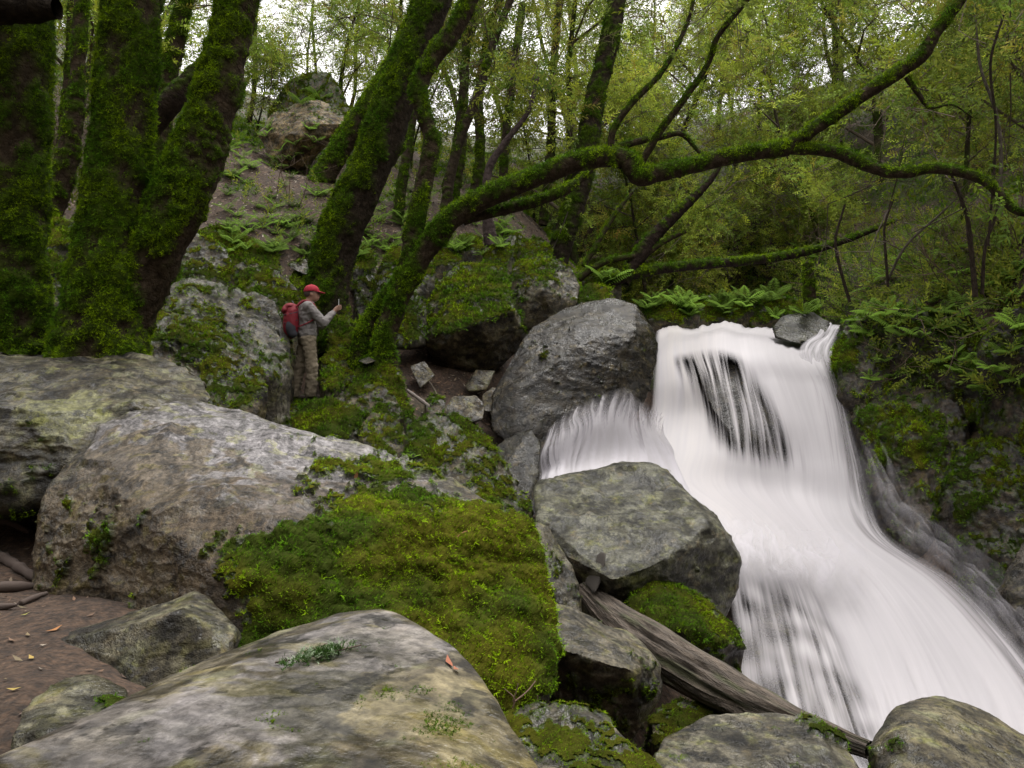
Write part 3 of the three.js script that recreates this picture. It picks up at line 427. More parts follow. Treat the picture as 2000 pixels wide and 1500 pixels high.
rock('boulder', 'broad grey ledge of cracked rock in front of the mossy trunks', { seed: 5, paint: [[130, 810, 6.4, 0.3, [0.26, 0.26, 0.12], 0.7]], detail: 100, fine: 0.75, bed: [0.8, 3, 1], col: [0.26, 0.25, 0.19], col2: [0.13, 0.12, 0.09], lichen: 0.65, sharp: 22, rough: 1.15, back: 0.6,
  pts: [[-250, 690, 8.2], [60, 692, 8.2], [330, 702, 8.0], [385, 735, 7.7], [408, 776, 7.2], [350, 805, 6.8], [250, 852, 6.35], [180, 858, 6.1], [60, 800, 6.2], [-200, 790, 6.2], [165, 960, 6.0], [0, 985, 6.0], [-200, 985, 6.0], [395, 860, 7.0]], moss: { base: -0.5, up: -0.45, zones: [[60, 900, 6.1, 0.6, 0.4]], k: 0.7 } });
// between the ledge and the hiker
rock('boulder', 'rounded boulder half covered in moss with one bare brown edge behind the ledge', { seed: 6, detail: 64, floor: 0.5, col: TAN, col2: TAND, lichen: 0.3, pts: [[235, 640, 9.6], [330, 603, 9.8], [400, 634, 9.8], [455, 667, 9.6], [503, 711, 9.3], [519, 765, 9.0], [505, 800, 8.7], [400, 800, 8.4], [250, 700, 8.9], [245, 760, 8.6]], moss: { base: -0.42, up: 0.95, zones: [[280, 720, 8.9, 0.35, -0.4], [470, 690, 9.5, 0.25, -0.35]] } });
rock('boulder', 'slanting mossy boulder with silvery wet patches at the hiker\'s back', { seed: 7, detail: 64, mat: M.wet, floor: 0.7, col: [0.3, 0.29, 0.26], col2: [0.17, 0.16, 0.14], pts: [[322, 562, 11.2], [350, 534, 11.4], [430, 558, 11.4], [482, 590, 11.3], [522, 630, 11.1], [562, 680, 10.8], [570, 735, 10.6], [540, 745, 10.2], [400, 665, 10.2], [320, 625, 10.5]], moss: { base: -0.50, up: 0.90, zones: [[480, 640, 10.7, 0.4, -0.3], [440, 580, 11, 0.3, -0.3]] } });
rock('boulder', 'low mossy boulder at the foot of the leaning trunk uphill of the hiker', { seed: 8, detail: 40, floor: 1.6, col: TAN, col2: TAND, pts: [[455, 545, 13], [490, 520, 13.3], [540, 530, 13.2], [585, 560, 13], [592, 625, 12.6], [540, 645, 12.3], [470, 595, 12.4]], moss: { base: -0.38, up: 1.20 } });
rock('boulder', 'smooth bare grey stone tucked above the silvery mossy boulder', { seed: 9, detail: 30, floor: 1.4, pts: [[470, 576, 12.1], [500, 565, 12.3], [540, 590, 12.1], [555, 645, 11.8], [500, 645, 11.6]], moss: { base: -0.75, up: 0.90 } });
rock('boulder', 'long moss-blanketed hump on the litter slope beside the forked trunk', { seed: 10, detail: 44, floor: 2.6, pts: [[360, 470, 14.8], [400, 441, 15], [450, 444, 15], [500, 475, 14.7], [540, 510, 14.3], [547, 540, 13.8], [450, 535, 13.8], [380, 500, 14]], moss: full() });
rock('boulder', 'brown block with a mossy brow wedged under the forked trunk', { seed: 11, detail: 44, floor: 1.8, col: TAN, col2: TAND, pts: [[315, 480, 12], [345, 451, 12.2], [400, 480, 12.2], [440, 489, 12], [452, 520, 11.8], [450, 565, 11.5], [330, 560, 11.3]], moss: { base: -0.55, up: 1.20 } });
rock('boulder', 'pale squarish stone on top of the brown block by the trunk', { seed: 12, detail: 20, pts: [[405, 495, 12.6], [440, 490, 12.6], [452, 510, 12.4], [445, 555, 12.2], [412, 550, 12.2]], back: 0.5, col: [0.34, 0.31, 0.25], moss: { base: -0.5, up: 0.7 } });
for (const [i, q] of [[[455, 520, 13.8], [485, 505, 14], [520, 530, 13.7], [500, 545, 13.4]], [[560, 520, 13.9], [590, 505, 14.1], [615, 520, 13.9], [600, 540, 13.6]], [[285, 590, 10.8], [300, 560, 11], [325, 570, 11], [320, 610, 10.6]]].entries())
  rock('stone', ['small tan stone on the litter slope above the hiker', 'dark flat stone in the leaf litter by the leaning trunk', 'pinkish stone squeezed beside the forked trunk\'s foot'][i], { seed: 20 + i, detail: 24, sharp: 7, back: 0.3, pts: q, col: [[0.3, 0.25, 0.17], [0.12, 0.1, 0.08], [0.3, 0.22, 0.17]][i], moss: { base: -0.5, up: 0.6 } });
rock('boulder', 'flat mossy rock that the hiker stands on', { seed: 13, detail: 50, floor: 0.6, col: GREY, col2: GREYD, pts: [[468, 792, 11.4], [505, 777, 12.1], [560, 780, 12.3], [640, 782, 12.3], [650, 800, 11.6], [600, 800, 11.3], [590, 840, 10.4], [480, 835, 10.2]], moss: { base: -0.40, up: 0.80 } });
rock('boulder', 'moss-covered cushion of rock just below the hiker\'s boots', { seed: 14, detail: 44, floor: 0.4, pts: [[568, 822, 10.2], [600, 788, 10.5], [660, 780, 10.5], [706, 800, 10.3], [714, 855, 9.9], [640, 858, 9.6], [578, 845, 9.8]], moss: full(0.9) });
rock('boulder', 'small split stone with a mossy crown to the right of the hiker\'s knees', { seed: 15, detail: 40, floor: 0.8, col: TAN, col2: TAND, pts: [[625, 705, 11.9], [655, 682, 12.2], [690, 690, 12.2], [722, 735, 11.9], [700, 775, 11.5], [640, 770, 11.5]], moss: { base: -0.45, up: 1.15 } });
rock('boulder', 'tall moss-draped rock below the curving trunk\'s roots', { seed: 16, detail: 44, floor: 0.5, pts: [[695, 715, 11.6], [740, 698, 11.7], [775, 720, 11.6], [800, 790, 11.1], [808, 835, 10.7], [770, 830, 10.6], [700, 765, 10.9]], moss: full(0.85) });
rock('boulder', 'tan and green rounded stone beside the moss cushion', { seed: 17, detail: 36, floor: 0.5, col: TAN, col2: TAND, pts: [[672, 772, 10.7], [700, 745, 10.9], [745, 755, 10.9], [790, 802, 10.6], [765, 830, 10.3], [690, 810, 10.3]], moss: { base: -0.50, up: 1.00 } });
rock('boulder', 'brown-faced stone with mossy top above the fern sprig', { seed: 18, detail: 44, floor: 0.1, col: TAN, col2: TAND, pts: [[700, 832, 9.8], [730, 806, 10], [780, 825, 9.9], [804, 870, 9.6], [802, 925, 9.2], [720, 905, 9.1]], moss: { base: -0.45, up: 0.95 } });
for (const [i, q] of [[[525, 755, 10.9], [545, 742, 11], [565, 755, 10.9], [560, 785, 10.6], [525, 780, 10.6]], [[640, 770, 11], [665, 762, 11.1], [690, 775, 10.9], [670, 790, 10.7]], [[700, 705, 11.4], [722, 697, 11.5], [735, 705, 11.4], [715, 712, 11.2]], [[545, 640, 11.6], [565, 655, 11.6], [570, 700, 11.4], [548, 690, 11.3]]].entries())
  rock('stone', ['grey stone against the hiker\'s rear boot', 'grey cobble between the hiker and the split stone', 'flat grey stone lying by the curving trunk\'s roots', 'narrow brown stone at the hiker\'s thigh'][i], { seed: 30 + i, detail: 24, sharp: 7, back: 0.3, pts: q, col: GREY, col2: GREYD, moss: { base: -0.5, up: 0.4 } });
rock('boulder', 'egg-shaped mossy boulder below the dark hollow', { seed: 19, detail: 70, floor: -0.4, col: [0.2, 0.19, 0.125], col2: TAND, pts: [[795, 850, 9.3], [830, 818, 9.6], [890, 811, 9.7], [950, 850, 9.5], [1000, 920, 9.2], [1036, 980, 8.8], [1032, 1012, 8.5], [950, 985, 8.1], [820, 935, 8.4]], moss: { base: -0.30, up: 0.80, zones: [[900, 940, 8.5, 0.4, -0.3]], k: 0.85 } });
rock('boulder', 'small wet angular rock standing at the edge of the splash', { seed: 21, detail: 40, mat: M.soak, col: DARK, col2: DARKD, lichen: 0.1, floor: -0.5, pts: [[955, 880, 10.4], [1000, 850, 10.6], [1040, 836, 10.6], [1058, 870, 10.4], [1052, 925, 10], [1034, 975, 9.6], [980, 925, 9.8]] });
rock('boulder', 'great moss-capped block with a dark overhanging underside above the hollow', { seed: 22, detail: 84, sharp: 24, back: 0.8, col: [0.2, 0.175, 0.11], col2: [0.12, 0.1, 0.065], lichen: 0.2, pts: [[820, 625, 14], [848, 560, 14.6], [900, 521, 15], [960, 518, 15], [986, 535, 14.9], [1002, 590, 14.2], [1027, 670, 13.6], [1012, 695, 13.5], [945, 738, 13.7], [862, 730, 13.7], [818, 672, 13.3], [850, 672, 12.9], [930, 632, 12.8], [1005, 612, 13.2]], moss: { base: -0.35, up: 1.15, zones: [[1018, 650, 13.4, 0.2, 0.6]], k: 1.05 } });
rock('boulder', 'mossy block with a pale bare shoulder perched behind the dark wet rock', { seed: 23, detail: 60, sharp: 24, back: 0.6, col: [0.28, 0.25, 0.18], col2: [0.14, 0.12, 0.08], pts: [[988, 545, 15.8], [1010, 505, 16.2], [1070, 499, 16.2], [1110, 520, 16], [1130, 560, 15.6], [1127, 592, 15.2], [1090, 625, 15], [1030, 642, 15], [1000, 605, 15.2], [1060, 565, 14.8]], moss: { base: -0.50, up: 1.10, zones: [[1110, 550, 15.6, 0.5, -0.3]] } });
rock('boulder', 'massive dark wet rock splitting the stream beside the waterfall', { seed: 24, detail: 110, sharp: 22, mat: M.soak, rough: 0.8, bed: [0.8, 1.4, 1.2], back: 0.6, col: [0.07, 0.058, 0.04], col2: [0.045, 0.037, 0.026], lichen: 0.06, pts: [[958, 800, 11.8], [1000, 700, 12.6], [1040, 640, 13.2], [1100, 602, 13.8], [1180, 581, 14], [1240, 588, 14], [1276, 640, 13.8], [1284, 690, 13.5], [1270, 765, 13], [1250, 800, 12.7], [1100, 900, 11.6], [1000, 880, 11.3], [958, 845, 11.5], [1140, 668, 12.6], [1240, 648, 13], [1012, 765, 11.8]], moss: { base: -0.5, up: 0.05, zones: [[1060, 680, 12.6, 0.5, 0.35]], k: 0.5 } });
for (const [i, q] of [[[866, 800, 11.8], [884, 774, 12], [930, 771, 12], [948, 795, 11.8], [942, 825, 11.6], [888, 830, 11.5]], [[908, 752, 12.7], [930, 722, 12.9], [967, 724, 12.9], [952, 762, 12.6], [914, 765, 12.5]], [[940, 770, 12.4], [960, 755, 12.6], [990, 760, 12.5], [985, 810, 12.2], [945, 805, 12.1]], [[800, 715, 12.4], [830, 705, 12.6], [850, 735, 12.4], [820, 760, 12.1]], [[860, 835, 10.9], [905, 820, 11.1], [940, 842, 11], [920, 870, 10.6]]].entries())
  rock('stone', ['tan stone lying at the mouth of the dark hollow', 'smooth square stone deep in the dark hollow', 'dark shadowed stone between the hollow and the wet rock', 'brown stone under the moss-capped block', 'wet grey cobble behind the egg-shaped boulder'][i], { seed: 40 + i, detail: 26, sharp: 7, back: 0.4, pts: q, col: [0.22, 0.2, 0.14], col2: TAND });
rock('boulder', 'big bare grey boulder with angular facets beside the rapids', { seed: 25, detail: 110, sharp: 26, rough: 1.15, mat: M.wet, bed: [0.8, 2, 0.8], col: [0.25, 0.26, 0.215], col2: [0.14, 0.145, 0.115], lichen: 0.45, pts: [[1350, 1280, 8.3], [1150, 1260, 8.0], [1044, 962, 8.9], [1060, 925, 9.3], [1150, 908, 9.6], [1270, 896, 9.6], [1332, 930, 9.4], [1392, 990, 9], [1432, 1060, 8.6], [1441, 1110, 8.3], [1434, 1170, 8.35], [1414, 1214, 8.15], [1330, 1207, 7.85], [1180, 1185, 7.5], [1050, 1012, 8.3], [1060, 1065, 8], [1285, 1098, 7.45], [1378, 1030, 8.05], [1200, 1130, 7.2]], moss: { base: -0.68, up: -0.25, zones: [[1360, 1160, 7.8, 0.5, 0.45]], k: 0.45 } });
rock('boulder', 'leaning lichened rock behind the big mossy boulder\'s shoulder', { seed: 26, detail: 50, floor: -0.6, lichen: 0.6, pts: [[1008, 1032, 7.2], [1050, 1017, 7.4], [1090, 1050, 7.3], [1122, 1120, 7], [1135, 1195, 6.6], [1060, 1190, 6.4], [1018, 1095, 6.6]], moss: { base: -0.25, up: 0, k: 0.7 } });
rock('boulder', 'lichen-spotted boulder with a dark mossy face below the driftwood log', { seed: 27, detail: 74, sharp: 22, back: 0.5, rough: 1.2, lichen: 0.6, col: [0.26, 0.24, 0.19], col2: GREYD, pts: [[1200, 1500, 5.6], [1052, 1195, 5.9], [1085, 1170, 6.1], [1130, 1195, 6.1], [1240, 1240, 6], [1285, 1292, 5.7], [1287, 1355, 5.4], [1250, 1430, 5.35], [1120, 1425, 5.3], [1058, 1335, 5.3], [1100, 1265, 5.1], [1232, 1305, 4.95]], moss: { base: -0.32, up: -0.3, zones: [[1180, 1350, 5.2, 0.5, 0.3]], k: 0.65 } });
rock('boulder', 'mossy boulder with a broken dark face against the rapids and log', { seed: 28, detail: 64, sharp: 24, back: 0.5, lichen: 0.25, col: [0.17, 0.15, 0.11], col2: [0.09, 0.075, 0.055], pts: [[1228, 1162, 7.4], [1270, 1134, 7.6], [1330, 1145, 7.6], [1380, 1180, 7.4], [1440, 1240, 7.1], [1454, 1270, 6.9], [1440, 1350, 6.9], [1300, 1320, 6.9], [1240, 1235, 6.9], [1350, 1235, 6.5]], moss: { base: 0.03, up: 0.6, zones: [[1300, 1190, 7, 0.4, 0.3]], k: 0.8 } });
rock('boulder', 'knobbly boulder streaked with moss in the cleft beside the tan slab', { seed: 29, detail: 70, rough: 1.3, floor: -0.9, col: [0.25, 0.235, 0.19], col2: GREYD, pts: [[985, 1402, 4.2], [1020, 1374, 4.4], [1100, 1374, 4.35], [1140, 1379, 4.3], [1200, 1432, 4], [1262, 1482, 3.8], [1305, 1525, 3.6], [1000, 1540, 3.4], [1150, 1580, 3.2]], moss: { base: -0.10, up: 0.25, k: 0.9, zones: [[1180, 1470, 3.7, 0.35, 0.3]] } });
rock('boulder', 'grey mottled boulder lying under the driftwood log\'s lower end', { seed: 33, detail: 80, rough: 1.2, floor: -1.4, bed: [1, 2, 0.6], lichen: 0.6, col: [0.27, 0.26, 0.215], col2: [0.12, 0.115, 0.09], pts: [[1298, 1434, 4.5], [1370, 1410, 4.7], [1500, 1384, 4.8], [1572, 1390, 4.8], [1640, 1440, 4.5], [1695, 1505, 4.2], [1650, 1570, 3.8], [1350, 1570, 3.7], [1280, 1485, 4.1]], moss: { base: -0.62, up: 0.1, zones: [[1610, 1420, 4.6, 0.22, 0.8], [1300, 1480, 4.2, 0.2, 0.5]] } });
rock('boulder', 'olive lichened boulder with a flat tilted top beside the foaming rapids', { seed: 34, detail: 74, sharp: 24, floor: -1.5, bed: [1, 2, 1], lichen: 0.7, col: [0.26, 0.24, 0.16], col2: [0.15, 0.14, 0.1], pts: [[1708, 1455, 4.6], [1760, 1385, 5], [1830, 1361, 5.2], [1900, 1374, 5.1], [1952, 1414, 4.9], [2012, 1440, 4.8], [2150, 1500, 4.6], [1715, 1530, 4.1], [1950, 1590, 3.7], [1765, 1420, 4.5]], moss: { base: -0.55, up: -0.2, zones: [[1730, 1480, 4.4, 0.25, 0.8]] } });
rock('boulder', 'dark mossy rock in shadow underneath the driftwood log', { seed: 35, detail: 36, floor: -1.4, col: TAN, col2: TAND, pts: [[1270, 1400, 5.9], [1330, 1370, 6.1], [1420, 1400, 6], [1430, 1450, 5.6], [1280, 1460, 5.4]], moss: { base: 0, up: 0.4, k: 0.6 } });
// in the water
rock('boulder', 'black wet rock in the middle of the waterfall under thin streaming water', { seed: 36, detail: 60, facets: 0, mat: M.soak, rough: 0.35, back: 0.6, col: [0.09, 0.08, 0.072], col2: [0.05, 0.044, 0.04], lichen: 0.05, pts: [[1343, 676, 15.95], [1380, 668, 15.95], [1480, 690, 15.45], [1545, 742, 14.8], [1572, 820, 14.05], [1550, 880, 13.65], [1505, 900, 13.55], [1430, 865, 13.6], [1382, 780, 14.35], [1352, 704, 15.5]] });
rock('boulder', 'flat-topped wet rock at the lip of the waterfall', { seed: 37, detail: 40, mat: M.soak, back: 0.4, col: [0.1, 0.1, 0.075], col2: DARKD, lichen: 0.2, pts: [[1508, 640, 17], [1525, 620, 17.4], [1580, 611, 17.6], [1617, 630, 17.2], [1622, 655, 16.6], [1560, 672, 16.2], [1513, 660, 16.4]] });
rock('boulder', 'grey streaming rock at the bottom of the rapids behind the log', { seed: 38, detail: 80, facets: 0, mat: M.soak, rough: 0.35, back: 0.8, col: [0.19, 0.18, 0.16], col2: [0.1, 0.09, 0.08], lichen: 0.2, pts: [[1540, 1096, 10.9], [1580, 1100, 10.85], [1640, 1150, 10.5], [1690, 1235, 9.55], [1722, 1335, 8.45], [1742, 1430, 7.6], [1640, 1490, 7.1], [1450, 1475, 7.1], [1440, 1340, 8.15], [1455, 1240, 9.15], [1490, 1150, 10.25]] });
// hillside outcrop and mossy humps
rock('boulder', 'tall mossy-backed boulder standing on the hillside under the pale sky', { seed: 50, detail: 50, back: 2, sharp: 16, floor: 6, col: [0.28, 0.21, 0.14], col2: [0.18, 0.13, 0.09], lichen: 0.15, pts: [[522, 225, 25], [560, 168, 26], [610, 135, 26.5], [650, 153, 26.5], [686, 220, 26], [692, 335, 25], [528, 335, 24]], moss: { base: -0.1, up: 0.75, zones: [[690, 250, 25.5, 0.9, 0.4]] } });
rock('boulder', 'tan overhanging boulder leaning out in front of the mossy-backed boulder', { seed: 51, detail: 60, sharp: 22, rough: 1.3, back: 0.8, col: [0.5, 0.39, 0.23], col2: [0.3, 0.22, 0.13], lichen: 0.3, pts: [[500, 265, 22.5], [535, 220, 23], [620, 196, 23.5], [666, 214, 23.2], [664, 246, 22.2], [622, 300, 22.6], [600, 332, 22.6], [530, 325, 22.3], [590, 240, 21.6], [585, 320, 22]], moss: { base: -0.5, up: 0.5 } });
for (const [i, q] of [[[75, 445, 11], [100, 425, 11.3], [140, 440, 11.2], [150, 475, 10.8], [80, 490, 10.5]], [[80, 520, 10.4], [100, 490, 10.6], [125, 530, 10.4], [120, 590, 10], [75, 600, 9.9]], [[680, 500, 14.5], [700, 475, 14.7], [725, 490, 14.6], [735, 525, 14.2], [690, 530, 14]], [[735, 530, 14.4], [770, 480, 14.9], [830, 500, 14.8], [850, 540, 14.4], [800, 580, 14], [740, 570, 13.9]], [[690, 560, 13.8], [720, 540, 14], [760, 545, 14], [770, 600, 13.6], [700, 620, 13.4]], [[945, 500, 15.6], [975, 480, 15.9], [1000, 500, 15.8], [985, 530, 15.4], [950, 530, 15.3]], [[1125, 580, 15.6], [1150, 555, 15.9], [1190, 565, 15.8], [1190, 600, 15.4], [1130, 610, 15.3]], [[770, 600, 13.2], [800, 570, 13.5], [832, 590, 13.4], [830, 660, 13], [775, 680, 12.8]], [[980, 470, 17.5], [1010, 455, 17.8], [1040, 480, 17.6], [1030, 510, 17.2], [985, 505, 17.1]], [[640, 640, 12.6], [670, 625, 12.9], [690, 650, 12.7], [680, 690, 12.3], [645, 690, 12.2]]].entries())
  rock('boulder', ['flat moss-topped stone between the two nearest trunks, uppermost there', 'bright green mossy hump between the two nearest trunks', 'little mossy hump right of the leaning trunk\'s foot', 'broad yellow-green mossy mound behind the curving trunk', 'dark mossy rock between the leaning trunk and the curving trunk', 'mossy lump on the slope behind the moss-capped block', 'mossy hump at the foot of the fallen branches by the stream', 'mossy rock behind the curving trunk\'s base', 'mossy lump under the ivy-clad upright trunk', 'moss-bearded stone in the dark gap behind the hiker\'s phone'][i], { seed: 60 + i, detail: 34, floor: P(...q[0]).y - 0.7, back: 0.4, pts: q, moss: full(i === 4 || i === 9 ? 0.7 : 1) });
// more of the boulder pile around the hiker and along the foot of the slope
for (const [i, [cx, cy, dd, w, h, m, l]] of [
  [600, 590, 12.9, 62, 56, 0.1, 'mossy boulder squeezed between the hiker\'s cap and the leaning trunk'], [430, 600, 11.9, 70, 50, -0.1, 'half-bare boulder propped above the silvery mossy boulder'], [660, 610, 13.0, 48, 60, 0.2, 'mossy stone behind the hiker\'s phone'], [720, 640, 12.7, 60, 50, 0.25, 'plump mossy boulder left of the curving trunk\'s twin stem'], [865, 500, 15.6, 76, 46, 0.2, 'mossy boulder on the slope above the moss-capped block'], [915, 476, 16.3, 60, 36, 0.25, 'low mossy boulder beside the purple-grey sapling'], [1045, 485, 17.2, 66, 40, 0.2, 'mossy boulder above the pale-shouldered block'], [1175, 545, 16.9, 80, 44, 0.15, 'mossy boulder under the fallen branches'], [505, 560, 13.4, 60, 40, -0.05, 'tan-topped boulder on the slope above the smooth grey stone'], [590, 545, 13.8, 50, 36, 0.2, 'round mossy boulder hugging the leaning trunk\'s uphill side'], [395, 560, 12.6, 60, 44, 0.2, 'mossy boulder under the forked trunk\'s right limb'], [555, 690, 11.5, 40, 60, -0.15, 'narrow upright stone behind the hiker\'s legs'], [650, 740, 11.2, 50, 44, 0.1, 'mossy boulder beside the hiker\'s forward knee'], [760, 800, 10.6, 60, 50, 0.15, 'mossy boulder below the moss-draped rock'], [850, 790, 11.3, 44, 34, -0.4, 'bare brown cobble on the floor of the dark hollow'], [1305, 604, 18.4, 120, 44, 0.3, 'mossy rock at the far edge of the stream above the lip'], [1405, 600, 19.4, 140, 50, 0.4, 'broad mossy hump on the bank behind the waterfall'], [1510, 600, 19.6, 130, 50, 0.4, 'yellow-green mossy hump beside the upright stump']].entries())
  rock('boulder', l, { seed: 90 + i, detail: 38, sharp: 12, floor: P(cx, cy + h, dd).y - 0.5, back: 0.3, col: TAN, col2: TAND, pts: [[cx - w * 0.5, cy + h * 0.1, dd], [cx - w * 0.3, cy - h * 0.38, dd + 0.25], [cx + w * 0.08, cy - h * 0.5, dd + 0.3], [cx + w * 0.4, cy - h * 0.25, dd + 0.2], [cx + w * 0.5, cy + h * 0.2, dd], [cx + w * 0.2, cy + h * 0.5, dd - 0.3], [cx - w * 0.3, cy + h * 0.5, dd - 0.3]], moss: { base: m - 0.5, up: 1.2 } });
// right bank
rock('rock_face', 'mossy prow of rock jutting over the right edge of the waterfall', { category: 'rock face', seed: 70, detail: 70, back: 2, sharp: 14, rough: 1.2, mat: M.wet, floor: -1, col: [0.14, 0.115, 0.085], col2: [0.075, 0.06, 0.045], lichen: 0.1, pts: [[1632, 668, 15], [1655, 625, 15.3], [1720, 610, 15], [1790, 650, 14.3], [1800, 780, 13.7], [1720, 810, 13.8], [1660, 800, 14.2], [1638, 740, 14.5]], moss: { base: -0.08, up: 0.35, k: 1.1, zones: [[1645, 700, 14.8, 0.45, 0.7]] } });
rock('rock_face', 'brown water-worn slab streaked with moss on the right bank', { category: 'rock face', seed: 71, detail: 90, back: 2, sharp: 16, rough: 1.5, mat: M.wet, bed: [2, 0.8, 1.4], floor: -2, col: [0.16, 0.125, 0.095], col2: [0.085, 0.065, 0.05], lichen: 0.1, pts: [[1662, 810, 14], [1720, 765, 14.1], [1820, 735, 13.4], [1900, 790, 12.6], [1880, 950, 11.9], [1800, 1070, 11.7], [1742, 1060, 12.1], [1700, 970, 12.9], [1790, 860, 12.5]], moss: { base: -0.20, up: 0.3, k: 1.1, zones: [[1780, 860, 12.7, 0.8, 0.45], [1720, 830, 13.5, 0.5, 0.4]] } });
rock('rock_face', 'dark mossy bulge of bank rock hanging over the rapids', { category: 'rock face', seed: 72, detail: 80, back: 2, sharp: 14, rough: 1.5, mat: M.wet, floor: -2.2, col: [0.13, 0.105, 0.075], col2: [0.065, 0.05, 0.038], lichen: 0.1, pts: [[1840, 925, 11.6], [1890, 880, 11.9], [2050, 830, 11.2], [2150, 900, 10.2], [2120, 1110, 9.4], [1960, 1130, 9.9], [1880, 1060, 10.7]], moss: { base: 0.00, up: 0.4, k: 0.65 } });
rock('rock_face', 'splashed grey rock at the foot of the right bank', { category: 'rock face', seed: 73, detail: 60, back: 1.5, mat: M.soak, rough: 1.6, floor: -2.5, col: [0.14, 0.125, 0.11], col2: [0.07, 0.06, 0.05], lichen: 0.15, pts: [[1950, 1110, 9.7], [2000, 1050, 9.8], [2150, 1060, 9.2], [2150, 1260, 8.3], [2010, 1235, 8.8], [1965, 1180, 9.3]] });
rock('rock_face', 'upper ledge of the right bank under hanging ferns and leaf litter', { category: 'rock face', seed: 74, detail: 70, back: 1.5, sharp: 14, rough: 1.8, floor: 0, col: [0.13, 0.1, 0.07], col2: [0.07, 0.052, 0.038], lichen: 0.1, pts: [[1700, 600, 14.8], [1780, 590, 14.2], [1880, 600, 13.2], [1960, 660, 12.4], [1940, 780, 12.2], [1850, 790, 12.9], [1740, 760, 14]], moss: { base: 0.05, up: 0.5, k: 0.8 } });
rock('rock_face', 'shaded shelf of bank rock below the brambles', { category: 'rock face', seed: 75, detail: 70, back: 1.5, sharp: 14, rough: 1.6, floor: 0, col: [0.13, 0.1, 0.07], col2: [0.07, 0.052, 0.038], lichen: 0.1, pts: [[1920, 660, 12], [2000, 600, 11.6], [2120, 620, 11], [2150, 860, 10.4], [1990, 860, 11.3], [1920, 780, 12]], moss: { base: 0.05, up: 0.5, k: 0.75 } });
// ---------------------------------------------------------------- trees that can be told apart
const BG = { group: 'young trees deeper in the wood' };
tree('mossy_tree', 'thick mossy trunk with brown bark showing beside the broken dark limb', [
  { path: [[15, 760, 8.7, 165], [20, 640, 8.7, 140], [26, 450, 8.7, 122], [34, 250, 8.7, 116], [38, 60, 8.7, 114], [42, -150, 8.7, 108], [60, -600, 8.7, 105]], moss: 0.2, side: 0.35, k: 0.85 },
  { name: 'broken_limb', path: [[-120, -10, 8.0, 100], [-20, 5, 7.85, 85], [60, 12, 7.8, 70], [112, 16, 7.8, 45]], moss: -1, bark: [0.05, 0.04, 0.03], dens: 0 }], { sprays: [[60, -700, 8.7, 2.2, 260], [-300, -500, 8, 2, 150]] });
tree('mossy_tree', 'forked mossy tree with two huge shaggy green trunks', [
  { path: [[195, 790, 8.3, 230], [198, 690, 8.3, 180], [207, 560, 8.3, 146], [224, 400, 8.3, 122], [240, 230, 8.3, 112], [254, 80, 8.3, 112], [264, -80, 8.3, 108], [280, -600, 8.3, 95]], moss: 0.5 },
  { name: 'limb', path: [[235, 640, 8.4, 105], [290, 520, 8.4, 112], [338, 420, 8.4, 116], [380, 320, 8.4, 112], [414, 220, 8.4, 92], [441, 110, 8.4, 84], [464, 0, 8.4, 80], [495, -200, 8.4, 76], [540, -600, 8.4, 75]], moss: 0.36, side: -0.3 },
  { name: 'root', path: [[330, 560, 8.6, 60], [290, 520, 8.5, 80], [270, 460, 8.45, 70]], moss: 0.2 }], { dens: 1.25, k: 0.85, sprays: [[300, -800, 8.3, 2.6, 320], [560, -750, 8.6, 2.4, 260]] });
tree('mossy_tree', 'slender mossy trunk leaning right between the two nearest trunks', [{ path: [[95, 420, 13, 55], [125, 330, 13, 48], [142, 250, 13, 38], [152, 150, 13, 30], [158, 20, 13, 28], [165, -100, 13, 26]], moss: 0.25 }], { sprays: [[190, -150, 13, 1.6, 90]] });
tree('mossy_tree', 'dark mossy trunk leaning behind the forked tree', [{ path: [[290, 400, 14, 52], [312, 260, 14, 46], [328, 150, 14, 40], [352, 40, 14, 36], [380, -80, 14, 32]], moss: 0.25 }], { sprays: [[380, -150, 14, 1.6, 90]] });
tree('leaning_log', 'bare dark log propped between the forked trunks', [{ path: [[285, 260, 11, 50], [330, 205, 11, 46], [380, 150, 11.2, 42], [440, 90, 11.5, 36]], moss: -0.35, bark: [0.05, 0.035, 0.025], dens: 0.4 }], { category: 'log' });
tree('mossy_tree', 'mossy stem rising behind the left trunk beside a pale snag', [{ path: [[120, 440, 15, 34], [125, 300, 15, 32], [140, 150, 15, 30], [150, -30, 15, 28]], moss: 0.2 }, { name: 'snag', path: [[150, 120, 14, 26], [155, 60, 14, 24], [160, 0, 14, 16]], moss: -0.6, bark: [0.2, 0.18, 0.15], dens: 0 }], { sprays: [[150, -60, 15, 1.4, 70]] });
tree('mossy_tree', 'big dark leaning trunk behind the hiker\'s phone', [
  { path: [[652, 690, 13.2, 120], [640, 620, 13.2, 92], [648, 520, 13.2, 84], [680, 425, 13.2, 90], [728, 320, 13.2, 84], [768, 210, 13.2, 82], [805, 110, 13.2, 78], [838, 20, 13.2, 76], [865, -80, 13.2, 70], [930, -400, 13.2, 60]], moss: 0.38, side: -0.4, bark: [0.06, 0.045, 0.032] }], { k: 0.75, dens: 1.1, sprays: [[900, -450, 13.2, 2.6, 260]] });
tree('mossy_tree', 'straight mossy trunk slanting up from the litter slope', [{ path: [[622, 362, 19, 50], [650, 318, 19, 46], [690, 248, 19, 42], [740, 170, 19, 38], [790, 85, 19, 36], [835, -10, 19, 34], [880, -120, 19, 30]], moss: 0.35, side: -0.2 }], { sprays: [[830, -100, 19, 2, 100]] });
